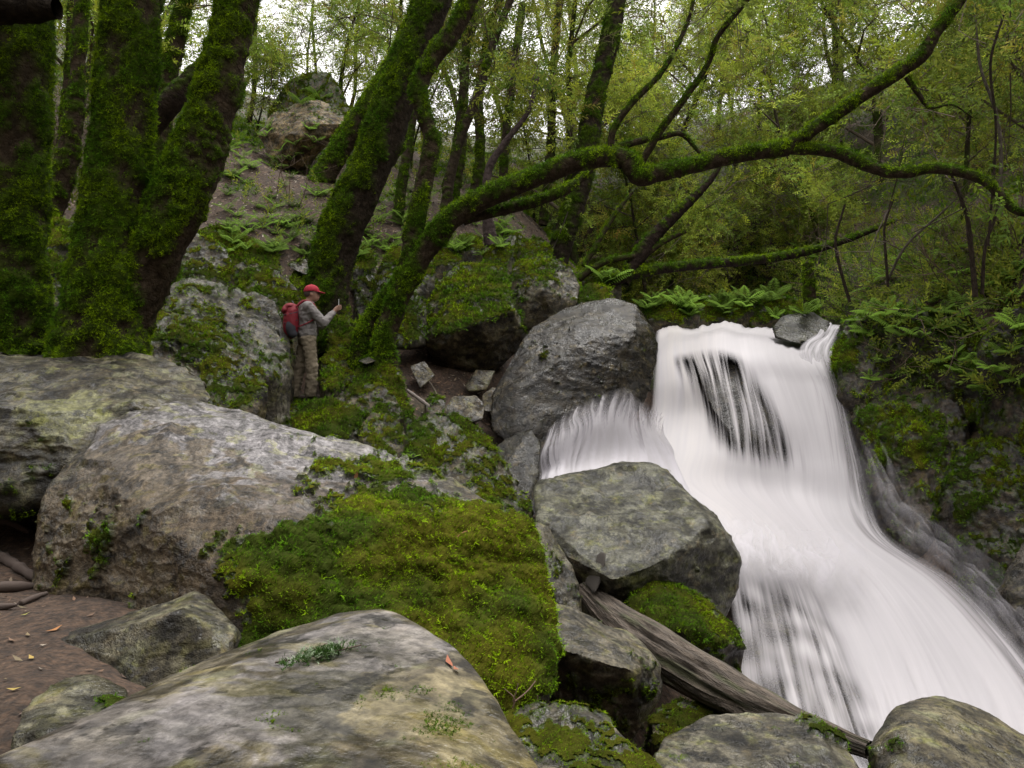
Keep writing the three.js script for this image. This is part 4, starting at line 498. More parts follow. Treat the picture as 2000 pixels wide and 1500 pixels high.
tree('arching_tree', 'mossy arching tree whose long limb reaches out over the waterfall', [
  { path: [[752, 730, 11.8, 66], [750, 680, 11.8, 50], [768, 610, 11.8, 46], [797, 545, 11.75, 45], [838, 480, 11.7, 45], [885, 425, 11.6, 47], [960, 382, 11.5, 45], [1040, 350, 11.4, 42], [1110, 322, 11.3, 40], [1180, 308, 11.2, 40], [1222, 312, 11.15, 42], [1250, 344, 11.1, 42], [1290, 338, 11.05, 36], [1360, 322, 11, 33], [1450, 302, 10.9, 31], [1540, 290, 10.8, 33]], moss: 0.32 },
  { name: 'limb', path: [[1535, 291, 10.8, 30], [1600, 245, 10.7, 29], [1680, 190, 10.6, 29], [1760, 138, 10.5, 29], [1800, 110, 10.45, 30], [1830, 60, 10.4, 26], [1868, 10, 10.35, 26], [1900, -50, 10.3, 24], [1960, -200, 10.2, 20]], moss: 0.25 },
  { name: 'limb', path: [[1535, 289, 10.8, 26], [1590, 292, 10.75, 26], [1640, 300, 10.7, 25], [1690, 322, 10.6, 25], [1730, 336, 10.5, 24], [1770, 338, 10.4, 22], [1820, 330, 10.3, 21], [1870, 336, 10.2, 21], [1920, 352, 10.1, 20], [1950, 378, 10, 18], [1985, 412, 9.9, 16], [2040, 420, 9.8, 14]], moss: 0.25 },
  { name: 'stem', path: [[790, 560, 11.8, 46], [800, 500, 11.8, 42], [815, 420, 11.8, 40], [832, 340, 11.8, 38], [842, 270, 11.8, 36], [826, 220, 11.8, 34], [818, 175, 11.8, 36], [838, 125, 11.8, 38], [875, 75, 11.8, 38], [905, 25, 11.8, 38], [940, -60, 11.8, 34], [980, -300, 11.8, 28]], moss: 0.2 },
  { name: 'stem', path: [[700, 720, 12.0, 44], [712, 655, 12, 40], [738, 605, 12, 35], [775, 560, 11.95, 36], [800, 520, 11.9, 30]], moss: 0.5 },
  { name: 'branch', path: [[905, 430, 11.7, 24], [970, 412, 11.8, 26], [1040, 395, 11.9, 25], [1105, 370, 12, 22], [1140, 345, 12.1, 14], [1180, 300, 12.2, 10]], moss: 0.2 },
  { name: 'branch', path: [[1192, 300, 11.2, 16], [1198, 255, 11.2, 15], [1235, 200, 11.2, 14], [1285, 150, 11.3, 12], [1320, 95, 11.4, 10], [1350, 20, 11.5, 9], [1360, -60, 11.6, 7]], moss: 0.05 },
  { name: 'branch', path: [[1252, 318, 11.1, 17], [1290, 255, 11, 16], [1335, 195, 10.9, 15], [1385, 120, 10.8, 12], [1400, 75, 10.7, 12], [1455, 5, 10.6, 11], [1500, -60, 10.5, 9]], moss: 0.15 },
  { name: 'branch', path: [[1180, 298, 11.2, 18], [1240, 278, 11.3, 16], [1290, 268, 11.4, 14], [1330, 262, 11.4, 12], [1355, 285, 11.4, 9], [1375, 312, 11.4, 6]], moss: 0.1 },
  { name: 'branch', path: [[1770, 150, 10.5, 12], [1795, 185, 10.5, 11], [1815, 210, 10.5, 7], [1860, 205, 10.5, 4], [1900, 230, 10.5, 3]], moss: 0.05 },
  { name: 'branch', path: [[1643, 312, 10.7, 6], [1644, 280, 10.7, 6], [1643, 275, 10.7, 5]], moss: 0 }],
  { k: 0.85, dens: 1.2, sprays: [[1350, -20, 11.4, 1.0, 40], [1480, -20, 10.6, 1.0, 46], [960, -250, 11.8, 1.8, 120], [1900, -60, 10.3, 1.4, 90], [1860, 190, 10.6, 0.7, 14], [1250, 120, 11.6, 0.7, 14], [1990, 380, 9.8, 0.6, 10]] });
tree('ivy_tree', 'upright dark trunk clothed in ivy behind the arching limb', [{ path: [[1085, 520, 18, 52], [1105, 450, 18, 48], [1132, 370, 18, 46], [1150, 270, 18, 46], [1165, 180, 18, 42], [1190, 90, 18, 40], [1205, 0, 18, 38], [1225, -150, 18, 34]], moss: 0.1, bark: [0.055, 0.042, 0.03] }], { k: 0.6, sprays: [[1140, 300, 17.9, 0.5, 26], [1120, 420, 17.9, 0.5, 22], [1190, 60, 17.9, 0.6, 30], [1230, -80, 18, 2.4, 200]], leafK: 0.8 });
for (const [i, q] of [
  [[868, 430, 17.5, 26], [880, 340, 17.5, 22], [905, 255, 17.5, 20], [940, 165, 17.5, 18], [965, 80, 17.5, 17], [1010, -30, 17.5, 14]],
  [[880, 415, 18.5, 24], [900, 300, 18.5, 22], [905, 180, 18.5, 20], [912, 60, 18.5, 18], [920, -50, 18.5, 16]],
  [[925, 400, 19.5, 24], [938, 300, 19.5, 22], [935, 200, 19.5, 20], [950, 90, 19.5, 18], [990, -40, 19.5, 15]],
  [[960, 480, 16.6, 30], [952, 420, 16.6, 24], [955, 330, 16.6, 18], [985, 280, 16.6, 14], [1030, 220, 16.6, 11], [1050, 150, 16.6, 8]],
  [[775, 440, 17.5, 24], [785, 360, 17.5, 22], [800, 270, 17.5, 18], [815, 180, 17.5, 17], [830, 60, 17.5, 15]],
  [[980, 430, 22, 20], [985, 300, 22, 20], [1000, 160, 22, 18], [1020, 10, 22, 16]],
  [[1060, 440, 24, 20], [1075, 300, 24, 20], [1080, 150, 24, 18], [1095, -20, 24, 16]],
].entries()) tree('slim_tree', ['slim brown trunk forking out of the litter slope behind the curving stem', 'mossy pole-straight trunk close behind the slim brown trunk', 'mossy slim trunk left of the purple-barked sapling', 'purple-grey bare sapling with exposed roots on the mossy slope', 'short leafy-based trunk right of the big leaning trunk', 'pale slim trunk behind the purple-barked sapling', 'thin trunk beside the ivy-clad tree'][i], [{ path: q, moss: [-0.15, 0.25, 0.2, -0.8, 0.2, 0, 0][i], bark: i === 3 ? [0.14, 0.105, 0.1] : [0.09, 0.068, 0.048] }], { k: 0.8, dens: 0.8, tuft: 0.11, leafK: 0.95, twigs: 0.35, sprays: [[...q.at(-1).slice(0, 3), 1.5, 90], [q.at(-2)[0] + 30, q.at(-2)[1], q.at(-2)[2], 1.1, 45]] });
tree('fallen_branch', 'long fallen mossy limb lying across the far bank behind the waterfall', [{ path: [[1160, 566, 16.6, 26], [1200, 548, 16.7, 26], [1260, 530, 16.8, 24], [1340, 520, 17, 22], [1430, 512, 17.2, 21], [1520, 502, 17.4, 20], [1590, 488, 17.5, 17], [1660, 466, 17.6, 14], [1745, 432, 17.8, 10]], moss: 0.2, bark: [0.05, 0.036, 0.028] }], { category: 'branch', k: 0.8 });
tree('leaning_branch', 'dark broken bough rising from the fallen mossy limb', [{ path: [[1215, 548, 16.8, 34], [1250, 500, 16.8, 32], [1290, 448, 16.8, 28], [1340, 400, 16.8, 22], [1385, 355, 16.8, 14], [1420, 300, 16.9, 8]], moss: -0.2, bark: [0.05, 0.035, 0.028] }, { name: 'branch', path: [[1250, 505, 16.8, 14], [1300, 470, 16.7, 12], [1340, 452, 16.6, 8]], moss: 0 }, { name: 'branch', path: [[1130, 545, 16.6, 16], [1180, 512, 16.6, 14], [1240, 500, 16.7, 12]], moss: 0.1 }, { name: 'branch', path: [[1140, 520, 16.7, 12], [1200, 420, 16.9, 10], [1235, 375, 17, 7]], moss: 0.1 }], { category: 'branch', k: 0.7 });
tree('tree_stump', 'mossy upright stump behind the wet rock at the waterfall lip', [{ path: [[1588, 640, 18.2, 32], [1583, 590, 18.2, 27], [1580, 550, 18.2, 25], [1578, 515, 18.2, 22], [1577, 508, 18.2, 6]], moss: 0.3 }], { category: 'stump', k: 0.85 });
for (const [i, q] of [[[1735, 560, 14.6, 6], [1730, 500, 14.6, 6], [1728, 440, 14.6, 5], [1745, 390, 14.6, 4]], [[1730, 555, 14.8, 6], [1770, 480, 14.5, 6], [1840, 415, 14.2, 5], [1870, 385, 14, 4]], [[1905, 580, 12, 12], [1898, 500, 12, 11], [1888, 420, 12, 9], [1870, 370, 12, 7], [1850, 320, 12, 5]], [[1918, 575, 12, 8], [1925, 480, 12, 7], [1945, 420, 12, 5], [1955, 350, 12, 4]], [[1660, 590, 15.5, 7], [1640, 520, 15.5, 7], [1632, 470, 15.5, 6], [1650, 400, 15.5, 5]], [[1930, 480, 11, 5], [1945, 250, 11, 5], [1935, 120, 11, 6], [1960, 30, 11, 5]], [[1955, 420, 11.5, 8], [1950, 240, 11.5, 7], [1915, 130, 11.5, 6], [1905, 30, 11.5, 5]]].entries())
  tree('sapling', ['thin dark sapling stem upright at the bank\'s brow', 'pale slanting dead stem at the bank\'s brow', 'crooked brown sapling among the brambles', 'second stem beside the crooked brown sapling', 'wiry bent sapling near the mossy stump', 'long hanging vine by the limb\'s end', 'pale twisting stem near the limb\'s end'][i], [{ path: q, moss: -0.6, bark: i === 1 || i === 6 ? [0.22, 0.19, 0.15] : [0.08, 0.06, 0.045], dens: 0 }], { category: 'sapling', twigs: 1, sprays: [[q[3][0], q[3][1], q[3][2], 0.5, 8]] });

// ---------------------------------------------------------------- the wood behind: trees grown from the ground
const FORM = [];
function woodTree(x, z, h, seed, o = {}) {
  const keep = rand; rand = rngOf(seed * 71 + 5);
  const base = onGround(x, z), root = top(new THREE.Group(), 'bay_tree', o.label, 'tree', o.group), lean = V((rand() - .5) * 0.5 + (o.lx ?? 0), 1, (rand() - .5) * 0.3).normalize(), groups = [], gs = []; root.position.copy(base);
  const r0 = h * (0.008 + 0.007 * rand()), tr = []; let p = V(0, -0.3, 0), d = lean.clone();
  for (let i = 0; i <= 9; i++) { tr.push({ p: p.clone(), r: r0 * (1 - 0.085 * i) }); d.add(V((rand() - .5) * 0.42, 0.03, (rand() - .5) * 0.42)).normalize(); p = p.clone().addScaledVector(d, h / 9); }
  const fine = []; for (let i = 0; i < 9; i++) for (let k = 0; k < 3; k++) fine.push({ p: tr[i].p.clone().lerp(tr[i + 1].p, k / 3), r: lerp(tr[i].r, tr[i + 1].r, k / 3) });
  const [g] = stem(fine, 8, { moss: o.moss ?? 0.1, bark: [0.085, 0.066, 0.048] }); part(mesh(g, M.bark), 'trunk', root);
  const nb = o.limbs ?? 9;
  for (let b = 0; b < nb; b++) {
    const t = (o.from ?? 0.2) + (1 - (o.from ?? 0.2)) * (b + rand()) / nb, k = Math.min(8, Math.floor(t * 9)), s = tr[k].p.clone().lerp(tr[k + 1].p, t * 9 - k), a = rand() * 6.283, L = h * (0.2 + 0.2 * rand()) * (1.1 - 0.5 * t), dir = V(Math.cos(a), 0.25 + 0.5 * rand(), Math.sin(a)).normalize();
    const m1 = s.clone().addScaledVector(dir, L * 0.5).add(V((rand() - .5) * .4, 0.1, (rand() - .5) * .4)), e = s.clone().addScaledVector(dir, L).add(V((rand() - .5) * .5, -0.12 * L, (rand() - .5) * .5));
    gs.push(rod([s, m1, e], [tr[k].r * 0.5, tr[k].r * 0.32, 0.012], 5));
    for (let q = 0; q < 3; q++) { const e2 = m1.clone().lerp(e, q / 3).add(V((rand() - .5) * L * .7, (rand() - .3) * L * .4, (rand() - .5) * L * .7)); gs.push(rod([m1.clone().lerp(e, q / 3), e2], [0.016, 0.006], 4)); groups.push({ p: e2.clone().add(base), r: 0.55 + 0.03 * h, count: Math.round((o.leaf ?? 1) * 28) }); }
    groups.push({ p: e.clone().add(base), r: 0.6 + 0.04 * h, count: Math.round((o.leaf ?? 1) * 44) }, { p: m1.clone().add(base), r: 0.6, count: Math.round((o.leaf ?? 1) * 7) });
  }
  part(mesh(mergeGeometries(gs), M.twig), 'branches', root, 'stuff');
  leaves(root, base, groups, o.k ?? 1, o.twigs ?? 0.3); rand = keep; return root;
}
const far = 'leafy bay tree standing deep in the wood beyond the waterfall', hill = 'leafy bay tree on the upper hillside behind the litter slope', over = 'tall bay tree on the bank beside the path, crown overhead', rightw = 'leafy bay tree on the right bank above the rapids';
let ws = 1;
for (const [x, z, h, leaf] of [[2, -24, 11, 1], [4.5, -25, 8, 1.1], [7, -26, 9, 1.1], [10, -24.5, 9, 1], [0, -27, 13, 1], [5, -29, 12, 1], [9, -29, 10, 1], [13, -27, 10, 1], [16, -25, 11, 1], [3, -34, 13, .9], [8, -36, 12, .9], [14, -34, 12, .9], [20, -31, 12, .9], [24, -27, 12, .9], [11, -41, 14, .8], [18, -42, 14, .8], [3, -42, 15, .8], [12.5, -18, 6, 1], [25, -38, 14, .8], [9.5, -24.5, 3.6, 1], [5.6, -25.5, 3.8, 1], [13.5, -22.5, 4, 1], [10, -26.5, 5, 1], [15, -20, 5, 1], [4.5, -26, 6, 1], [17, -28, 7, 1], [12, -30.5, 6, 1], [0.8, -25, 5, 1], [6, -33, 8, 1.1], [10, -34, 8, 1.1], [14.5, -30, 8, 1.1], [19, -27, 8, 1.1], [22, -33, 9, 1], [16, -37, 9, 1], [7, -40, 10, 1], [21, -23, 9, 1]]) woodTree(x, z, h, ws++, { label: far, group: 'bay trees beyond the waterfall', leaf, k: 1.8, from: h < 7 ? 0.08 : 0.16, limbs: h < 7 ? 9 : 13 });
for (const [x, z, h, leaf] of [[-2, -22, 12, .8], [-4.5, -27, 11, .7], [-1.5, -30, 13, .8], [-7, -31, 10, .55], [-10, -29, 10, .6], [-12.5, -24, 11, .8], [-14, -30, 11, .7], [-4, -36, 12, .7], [-16, -22, 11, .8], [-9.5, -37, 11, .6], [-8.5, -25.5, 4, .8], [-3.2, -24.5, 5, .8], [-9, -15.5, 9, 1], [-11.5, -18, 10, 1], [-13, -14, 9, 1], [-10, -22, 9, .9], [-6.5, -28, 8, .8], [-8.6, -32.5, 9, .8], [-5.5, -32, 9, .8]]) woodTree(x, z, h, ws++, { label: hill, group: 'bay trees on the hillside', leaf, k: 1.75 });
for (const [x, z, h] of [[9.5, -13, 8], [11, -9.5, 9], [12.5, -15, 9], [9.6, -16.5, 6]]) woodTree(x, z, h, ws++, { label: rightw, group: 'bay trees on the right bank', leaf: 1, k: 1.3, from: 0.2 });
for (const [x, z, h] of [[-5, 3, 13], [0.5, 6, 14], [6, 4, 13], [-9, -2, 13], [9, 0, 12], [-3, 3.5, 10], [3, 3, 11]]) woodTree(x, z, h, ws++, { label: over, group: 'tall bay trees beside the path', leaf: 1.5, from: 0.4, limbs: 14 });
// ---------------------------------------------------------------- water: sheets that follow the bed, drawn out into streaks, and loose strands along their edges
M.water = std({ color: 0xffffff, vertexColors: true, transparent: true, roughness: 0.55, specularIntensity: 0.5, side: THREE.DoubleSide });
M.strand = std({ color: new THREE.Color().setRGB(0.66, 0.64, 0.68), transparent: true, opacity: 0.3, roughness: 0.5, side: THREE.DoubleSide });
const waterRoot = top(new THREE.Group(), 'waterfall', 'white rushing waterfall and rapids pouring between the boulders', 'waterfall', null, 'structure');
function sheet(name, net, nu, nv, o) { // net rows of [px,py,d]; alpha(u,v,streak) ; streak noise runs along v
  const rows = net.map((r) => r.map((q) => P(...q))), pos = [], col = [], idx = [], uv = [], pts = [], nrm = [];
  for (let j = 0; j <= nv; j++) for (let i = 0; i <= nu; i++) pts.push(gridPoint(rows, i / nu, j / nv));
  for (let j = 0; j <= nv; j++) for (let i = 0; i <= nu; i++) {
    const u = i / nu, v = j / nv, k = j * (nu + 1) + i, p = pts[k].clone(), a = pts[j * (nu + 1) + Math.min(nu, i + 1)].clone().sub(pts[j * (nu + 1) + Math.max(0, i - 1)]), b = pts[Math.min(nv, j + 1) * (nu + 1) + i].clone().sub(pts[Math.max(0, j - 1) * (nu + 1) + i]), n = b.cross(a).normalize(); if (n.z < 0) n.negate();
    const wu = u + 0.02 * noise(u * 3, v * 3, o.seed), s1 = noise(wu * o.fu, v * o.fv, o.seed), s2 = noise(wu * o.fu * 2.7, v * o.fv * 1.6, o.seed + 5), s3 = noise(wu * o.fu * 7, v * o.fv * 2, o.seed + 9), s = 0.5 * s1 + 0.32 * s2 + 0.18 * s3, big = noise(u * 3.1, v * 2.2, o.seed + 20);
    nrm.push(n.x, n.y, n.z); p.addScaledVector(n, (o.lift ?? 0.06) * (s1 * 0.5 + s2 * 0.2 + 1.2 * big)); pos.push(p.x, p.y, p.z); uv.push(u, v);
    const t = clamp(0.5 + 0.5 * s1 + 0.35 * s2 + 0.25 * s3 + 0.3 * big), W = o.tint ? o.tint(u, v) : 0; // silty cream to cool white
    col.push(lerp(0.36, lerp(0.405, 0.395, W), t), lerp(0.345, lerp(0.388, 0.372, W), t), lerp(0.36, lerp(0.415, 0.355, W), t), clamp(o.alpha(u, v, s, p)));
  }
  for (let j = 0; j < nv; j++) for (let i = 0; i < nu; i++) { const a = j * (nu + 1) + i; idx.push(a, a + nu + 1, a + 1, a + 1, a + nu + 1, a + nu + 2); }
  const g = new THREE.BufferGeometry(); g.setAttribute('position', new THREE.Float32BufferAttribute(pos, 3)); g.setAttribute('color', new THREE.Float32BufferAttribute(col, 4)); g.setAttribute('uv', new THREE.Float32BufferAttribute(uv, 2)); g.setIndex(idx); g.computeVertexNormals(); { const a = g.attributes.normal.array; let sg = 0; for (let i = 0; i < a.length; i++) sg += a[i] * nrm[i]; for (let i = 0; i < a.length; i += 3) { const k = sg < 0 ? -1 : 1, v = V(lerp(nrm[i] * k, a[i], 0.04), lerp(nrm[i + 1] * k, a[i + 1], 0.04), lerp(nrm[i + 2] * k, a[i + 2], 0.04)).normalize(); a[i] = v.x; a[i + 1] = v.y; a[i + 2] = v.z; } }
  part(mesh(g, M.water), name, waterRoot); return rows;
}
const edge = (u, a, b) => sstep(0, a, u) * sstep(0, b, 1 - u);
// over the two rocks in its course the water thins to veils
const overTop = (u, v) => sstep(0.24, 0.12, Math.abs(u - (0.4 + (v - 0.29) * 0.75))) * sstep(0.165, 0.21, v) * sstep(0.45, 0.38, v), overLow = (u, v) => sstep(0.25, 0.13, Math.abs(u - (0.2 + (v - 0.8) * 0.25))) * sstep(0.66, 0.74, v) * sstep(1.02, 0.95, v);
sheet('main_fall', MAIN, 300, 260, { seed: 3, fu: 18, fv: 3.5, lift: 0.07, tint: (u, v) => (1 - v) * 0.6 * sstep(0.5, 0, Math.abs(u - 0.1)) + 0.25, alpha: (u, v, s) => sstep(0, 0.06, u) * sstep(0, 0.16 + 0.16 * s, 1 - u) * lerp(lerp(1.04, 0.2 + 1.25 * s + 0.35 * sstep(0.45, 0.7, u), overTop(u, v)), 0.52 + 0.65 * s + 0.3 * noise(u * 9, v * 22, 4), overLow(u, v)) });
// the burst thrown left against the dark wet rock
const BURST = [
  [[1300, 815, 13.1], [1255, 775, 12.75], [1215, 757, 12.4], [1155, 772, 12.0], [1100, 806, 11.6], [1062, 850, 11.2]],
  [[1310, 862, 12.8], [1255, 836, 12.35], [1205, 820, 12.0], [1142, 832, 11.6], [1082, 866, 11.2], [1040, 905, 10.8]],
  [[1330, 920, 12.4], [1270, 905, 12], [1205, 895, 11.7], [1135, 905, 11.3], [1080, 925, 11], [1036, 950, 10.7]],
  [[1370, 990, 11.5], [1300, 975, 11.2], [1220, 960, 10.9], [1140, 965, 10.6], [1080, 980, 10.3], [1030, 1000, 10.1]],
  [[1400, 1070, 10.6], [1330, 1060, 10.3], [1240, 1050, 10], [1150, 1050, 9.8], [1080, 1050, 9.6], [1030, 1060, 9.4]]];
sheet('burst', BURST, 160, 120, { seed: 21, fu: 22, fv: 2.2, lift: 0.07, alpha: (u, v, s) => sstep(0, 0.3 + 0.4 * s, v) * sstep(0, 0.18 + 0.2 * s, 1 - u) * 1.02 });
// small spill beside the lip rock and film on the right bank
sheet('side_spill', [[[1600, 628, 17.6], [1625, 632, 17.4], [1645, 640, 17.2]], [[1590, 655, 16.5], [1615, 650, 16.5], [1640, 648, 16.5]], [[1560, 680, 15.9], [1590, 685, 15.8], [1630, 690, 15.6]], [[1570, 740, 14.9], [1600, 745, 14.8], [1640, 752, 14.7]]], 60, 60, { seed: 41, fu: 9, fv: 2, lift: 0.03, alpha: (u, v, s) => edge(u, 0.2, 0.25) * sstep(0, 0.1, v) * sstep(0, 0.4, 1 - v) * (0.75 + 0.6 * s) });
sheet('pool_behind', [[[1270, 622, 27], [1350, 618, 28], [1450, 615, 28], [1560, 618, 27], [1640, 622, 26]], [[1275, 632, 23], [1350, 628, 23.5], [1450, 625, 23.5], [1560, 632, 23], [1645, 634, 22]], [[1282, 641, 19.8], [1350, 636, 19.8], [1450, 632, 20], [1560, 646, 19.8], [1645, 642, 19.6]]], 60, 30, { seed: 43, fu: 8, fv: 6, lift: 0.05, alpha: () => 1 });
function strands(name, n, make) { const gs = []; for (let i = 0; i < n; i++) { const [pts, r] = make(i); gs.push(rod(pts, pts.map((_, k) => r * Math.sin(Math.PI * (0.1 + 0.85 * k / (pts.length - 1)))), 3)); } part(mesh(mergeGeometries(gs), M.strand), name, waterRoot, 'stuff'); }
rand = rngOf(77);
strands('burst_drops', 120, () => { // thrown up and left off the rock
  const a = lerp(1060, 1265, rand()), y0 = lerp(880, 800, sstep(1060, 1190, a)) + 15, d = lerp(11.4, 12.6, (a - 1060) / 205), p0 = P(a + 20, y0 + 20, d), up = V(-0.55 + 0.75 * (a - 1060) / 205 + (rand() - .5) * .5, 0.75 + rand() * .5, 0.2).normalize(), L = 0.08 + 0.4 * rand() * rand() * rand(), st = rand() * 0.25, o = [];
  for (let k = 0; k < 4; k++) { const t = st + L * k / 3; o.push(p0.clone().addScaledVector(up, t).add(V(0, -0.6 * t * t, 0))); } return [o, 0.004 + 0.006 * rand()]; });
// fine spray drifting off the edges: thin, loose layers of droplets
sheet('bank_mist', [[[1660, 860, 13.4], [1700, 850, 13.3], [1740, 850, 13.1]], [[1690, 960, 12.2], [1740, 950, 12.2], [1790, 960, 12]], [[1720, 1040, 11.2], [1800, 1030, 11.1], [1880, 1060, 10.8]], [[1800, 1120, 10.1], [1900, 1110, 10], [1990, 1150, 9.6]], [[1900, 1230, 8.8], [2000, 1240, 8.6], [2090, 1290, 8.3]], [[2000, 1340, 7.6], [2100, 1350, 7.5], [2200, 1400, 7.3]]], 70, 130, { seed: 51, fu: 7, fv: 9, lift: 0.12, alpha: (u, v, s) => edge(u, 0.4, 0.6) * edge(v, 0.15, 0.1) * (0.16 + 0.2 * s) });
sheet('foot_mist', [[[1330, 990, 10.9], [1450, 1000, 10.9], [1560, 1020, 10.8], [1680, 1040, 10.9]], [[1370, 1060, 10], [1480, 1075, 9.9], [1580, 1090, 9.9], [1720, 1110, 10]], [[1400, 1150, 9.2], [1490, 1160, 9.1], [1600, 1180, 9.1], [1760, 1190, 9.1]]], 100, 60, { seed: 61, fu: 12, fv: 3, lift: 0.08, alpha: (u, v, s) => edge(u, 0.25, 0.3) * edge(v, 0.45, 0.55) * (0.6 + 0.6 * s) });
// ---------------------------------------------------------------- ferns: each a crown of arching fronds
rand = rngOf(99);
function frondGeo(seed, pairs) {
  const r = rngOf(seed), pos = [], idx = [];
  for (let i = 0; i < pairs; i++) {
    const t = (i + 1) / (pairs + 1), c = V(0, 0.62 * Math.sin(t * 1.9) * 0.6, t * 0.95), len = 0.3 * Math.sin(Math.PI * Math.min(1, 0.12 + t * 0.86)) * (0.9 + 0.2 * r());
    for (const s of [-1, 1]) blade(pos, idx, c, V(s, 0.05 - 0.25 * t, 0.45).normalize(), V(0.35 * s, 0.15, -1).normalize(), len, 0.085, 0.2);
  }
  const rb = []; for (let i = 0; i < 7; i++) { const t = i / 6; rb.push(V(0, 0.62 * Math.sin(t * 1.9) * 0.6 - 0.004, t * 0.95)); }
  const g = triGeo(pos, idx), s = rod(rb, [0.009, 0.008, 0.007, 0.006, 0.005, 0.004, 0.002], 3); return mergeGeometries([g, s]);
}
const FROND = [frondGeo(1, 14), frondGeo(2, 12)], FERNM = [0.75, 1, 1.3, 1.6].map((v) => std({ color: new THREE.Color().setRGB(...fernCol(v)), roughness: 1, transmission: 0.35, thickness: 0, side: THREE.DoubleSide, specularIntensity: 0.06 }));
function fern(p, size, out, label, group) { // out: horizontal direction that the plant leans to
  const root = top(new THREE.Group(), 'fern', label, 'fern', group), n = 5 + (rand() * 4 | 0), m = FERNM[(rand() * 4) | 0]; root.position.copy(p);
  for (let i = 0; i < n; i++) { const f = part(mesh(FROND[i % 2], m), 'frond', root), a = i / n * 6.283 + rand() * 0.6, s = size * (0.65 + 0.5 * rand()); f.rotation.set(-0.15 + 0.5 * (rand() - .5), a, 0, 'YXZ'); f.scale.set(s, s, s); }
  if (out) { root.rotation.set(out.z * 0.6, 0, -out.x * 0.6); }
}
const rightF = 'sword fern hanging on the right bank above the rapids', slopeF = 'small bright fern on the leaf-littered hillside', farF = 'fern on the mossy bank behind the waterfall';
const solids = []; scene.updateMatrixWorld(true); scene.traverse((o) => { if (o.isMesh && !o.isInstancedMesh && (o.name === 'stone' || o.name === 'terrain')) { o.geometry.boundsTree = new MeshBVH(o.geometry); solids.push(o); } });
function drop(px, py) { // first rock or ground met in that direction
  let best = null; const dir = P(px, py, 10).sub(V(0, EYE, 0)).normalize();
  for (const s of solids) { const o = V(0, EYE, 0).sub(s.getWorldPosition(V(0, 0, 0))), h = s.geometry.boundsTree.raycastFirst(new THREE.Ray(o, dir), THREE.DoubleSide); if (h && (!best || h.distance < best.distance)) best = { distance: h.distance, p: h.point.clone().add(s.getWorldPosition(V(0, 0, 0))), n: h.face.normal.clone(), ground: s.name === 'terrain' }; }
  return best;
}
for (const [px, py, s] of [[1690, 625, .5], [1720, 615, .55], [1745, 640, .5], [1780, 620, .5], [1700, 650, .4], [1825, 590, .45], [1850, 560, .5], [1800, 545, .5], [1760, 570, .45], [1880, 610, .45], [1835, 640, .4], [1800, 660, .45], [1765, 655, .4], [1900, 530, .5], [1940, 560, .5], [1975, 545, .5], [1960, 600, .45], [1990, 580, .5], [1930, 480, .5], [1860, 500, .5], [1820, 520, .45], [1895, 650, .4], [1860, 700, .4], [1905, 705, .4], [1940, 720, .4], [1965, 690, .4], [1990, 640, .45], [1880, 730, .35], [1730, 705, .3], [1745, 735, .25], [1700, 740, .25], [1700, 560, .5], [1740, 540, .5], [1780, 510, .5], [1690, 590, .5], [1985, 480, .5], [1950, 430, .5], [1850, 450, .5], [1800, 470, .5], [1760, 600, .4], [1995, 520, .4], [1910, 585, .4], [1840, 610, .35], [1925, 760, .3], [1985, 740, .35]]) { const h = drop(px, py); if (h) fern(h.p, s, V(h.n.x, 0, h.n.z), rightF, 'ferns on the right bank'); }
for (let i = 0; i < 70; i++) { const px = lerp(440, 640, rand()), py = lerp(250, 500, rand()); const h = drop(px, py); if (h && h.p.z < -12.5) fern(h.p, 0.2 + 0.22 * rand(), V(h.n.x, 0, h.n.z), slopeF, 'ferns on the litter slope'); }
for (let i = 0; i < 70; i++) { const px = lerp(680, 1000, rand()), py = lerp(360, 500, rand()); const h = drop(px, py); if (h && h.p.z < -12.5) fern(h.p, 0.22 + 0.24 * rand(), V(h.n.x, 0, h.n.z), slopeF, 'ferns on the litter slope'); }
for (let i = 0; i < 130; i++) { const px = lerp(1150, 1640, rand()), py = lerp(470, 622, rand()); const h = drop(px, py); if (h && h.p.z < -15.5 && h.n.y > 0.2) fern(h.p, 0.3 + 0.35 * rand(), V(h.n.x, 0, h.n.z), farF, 'ferns on the bank behind the waterfall'); }
for (const [px, py, s, l] of [[805, 895, .14, 'tiny fern sprig growing from the brown-faced stone'], [590, 205, .8, 'leafy fern clump crowning the tan overhanging boulder'], [625, 195, .7, 'second fern clump crowning the tan overhanging boulder'], [455, 285, .7, 'pale fern beside the tan overhanging boulder']]) { const h = drop(px, py); if (h) fern(h.p, s, null, l); }
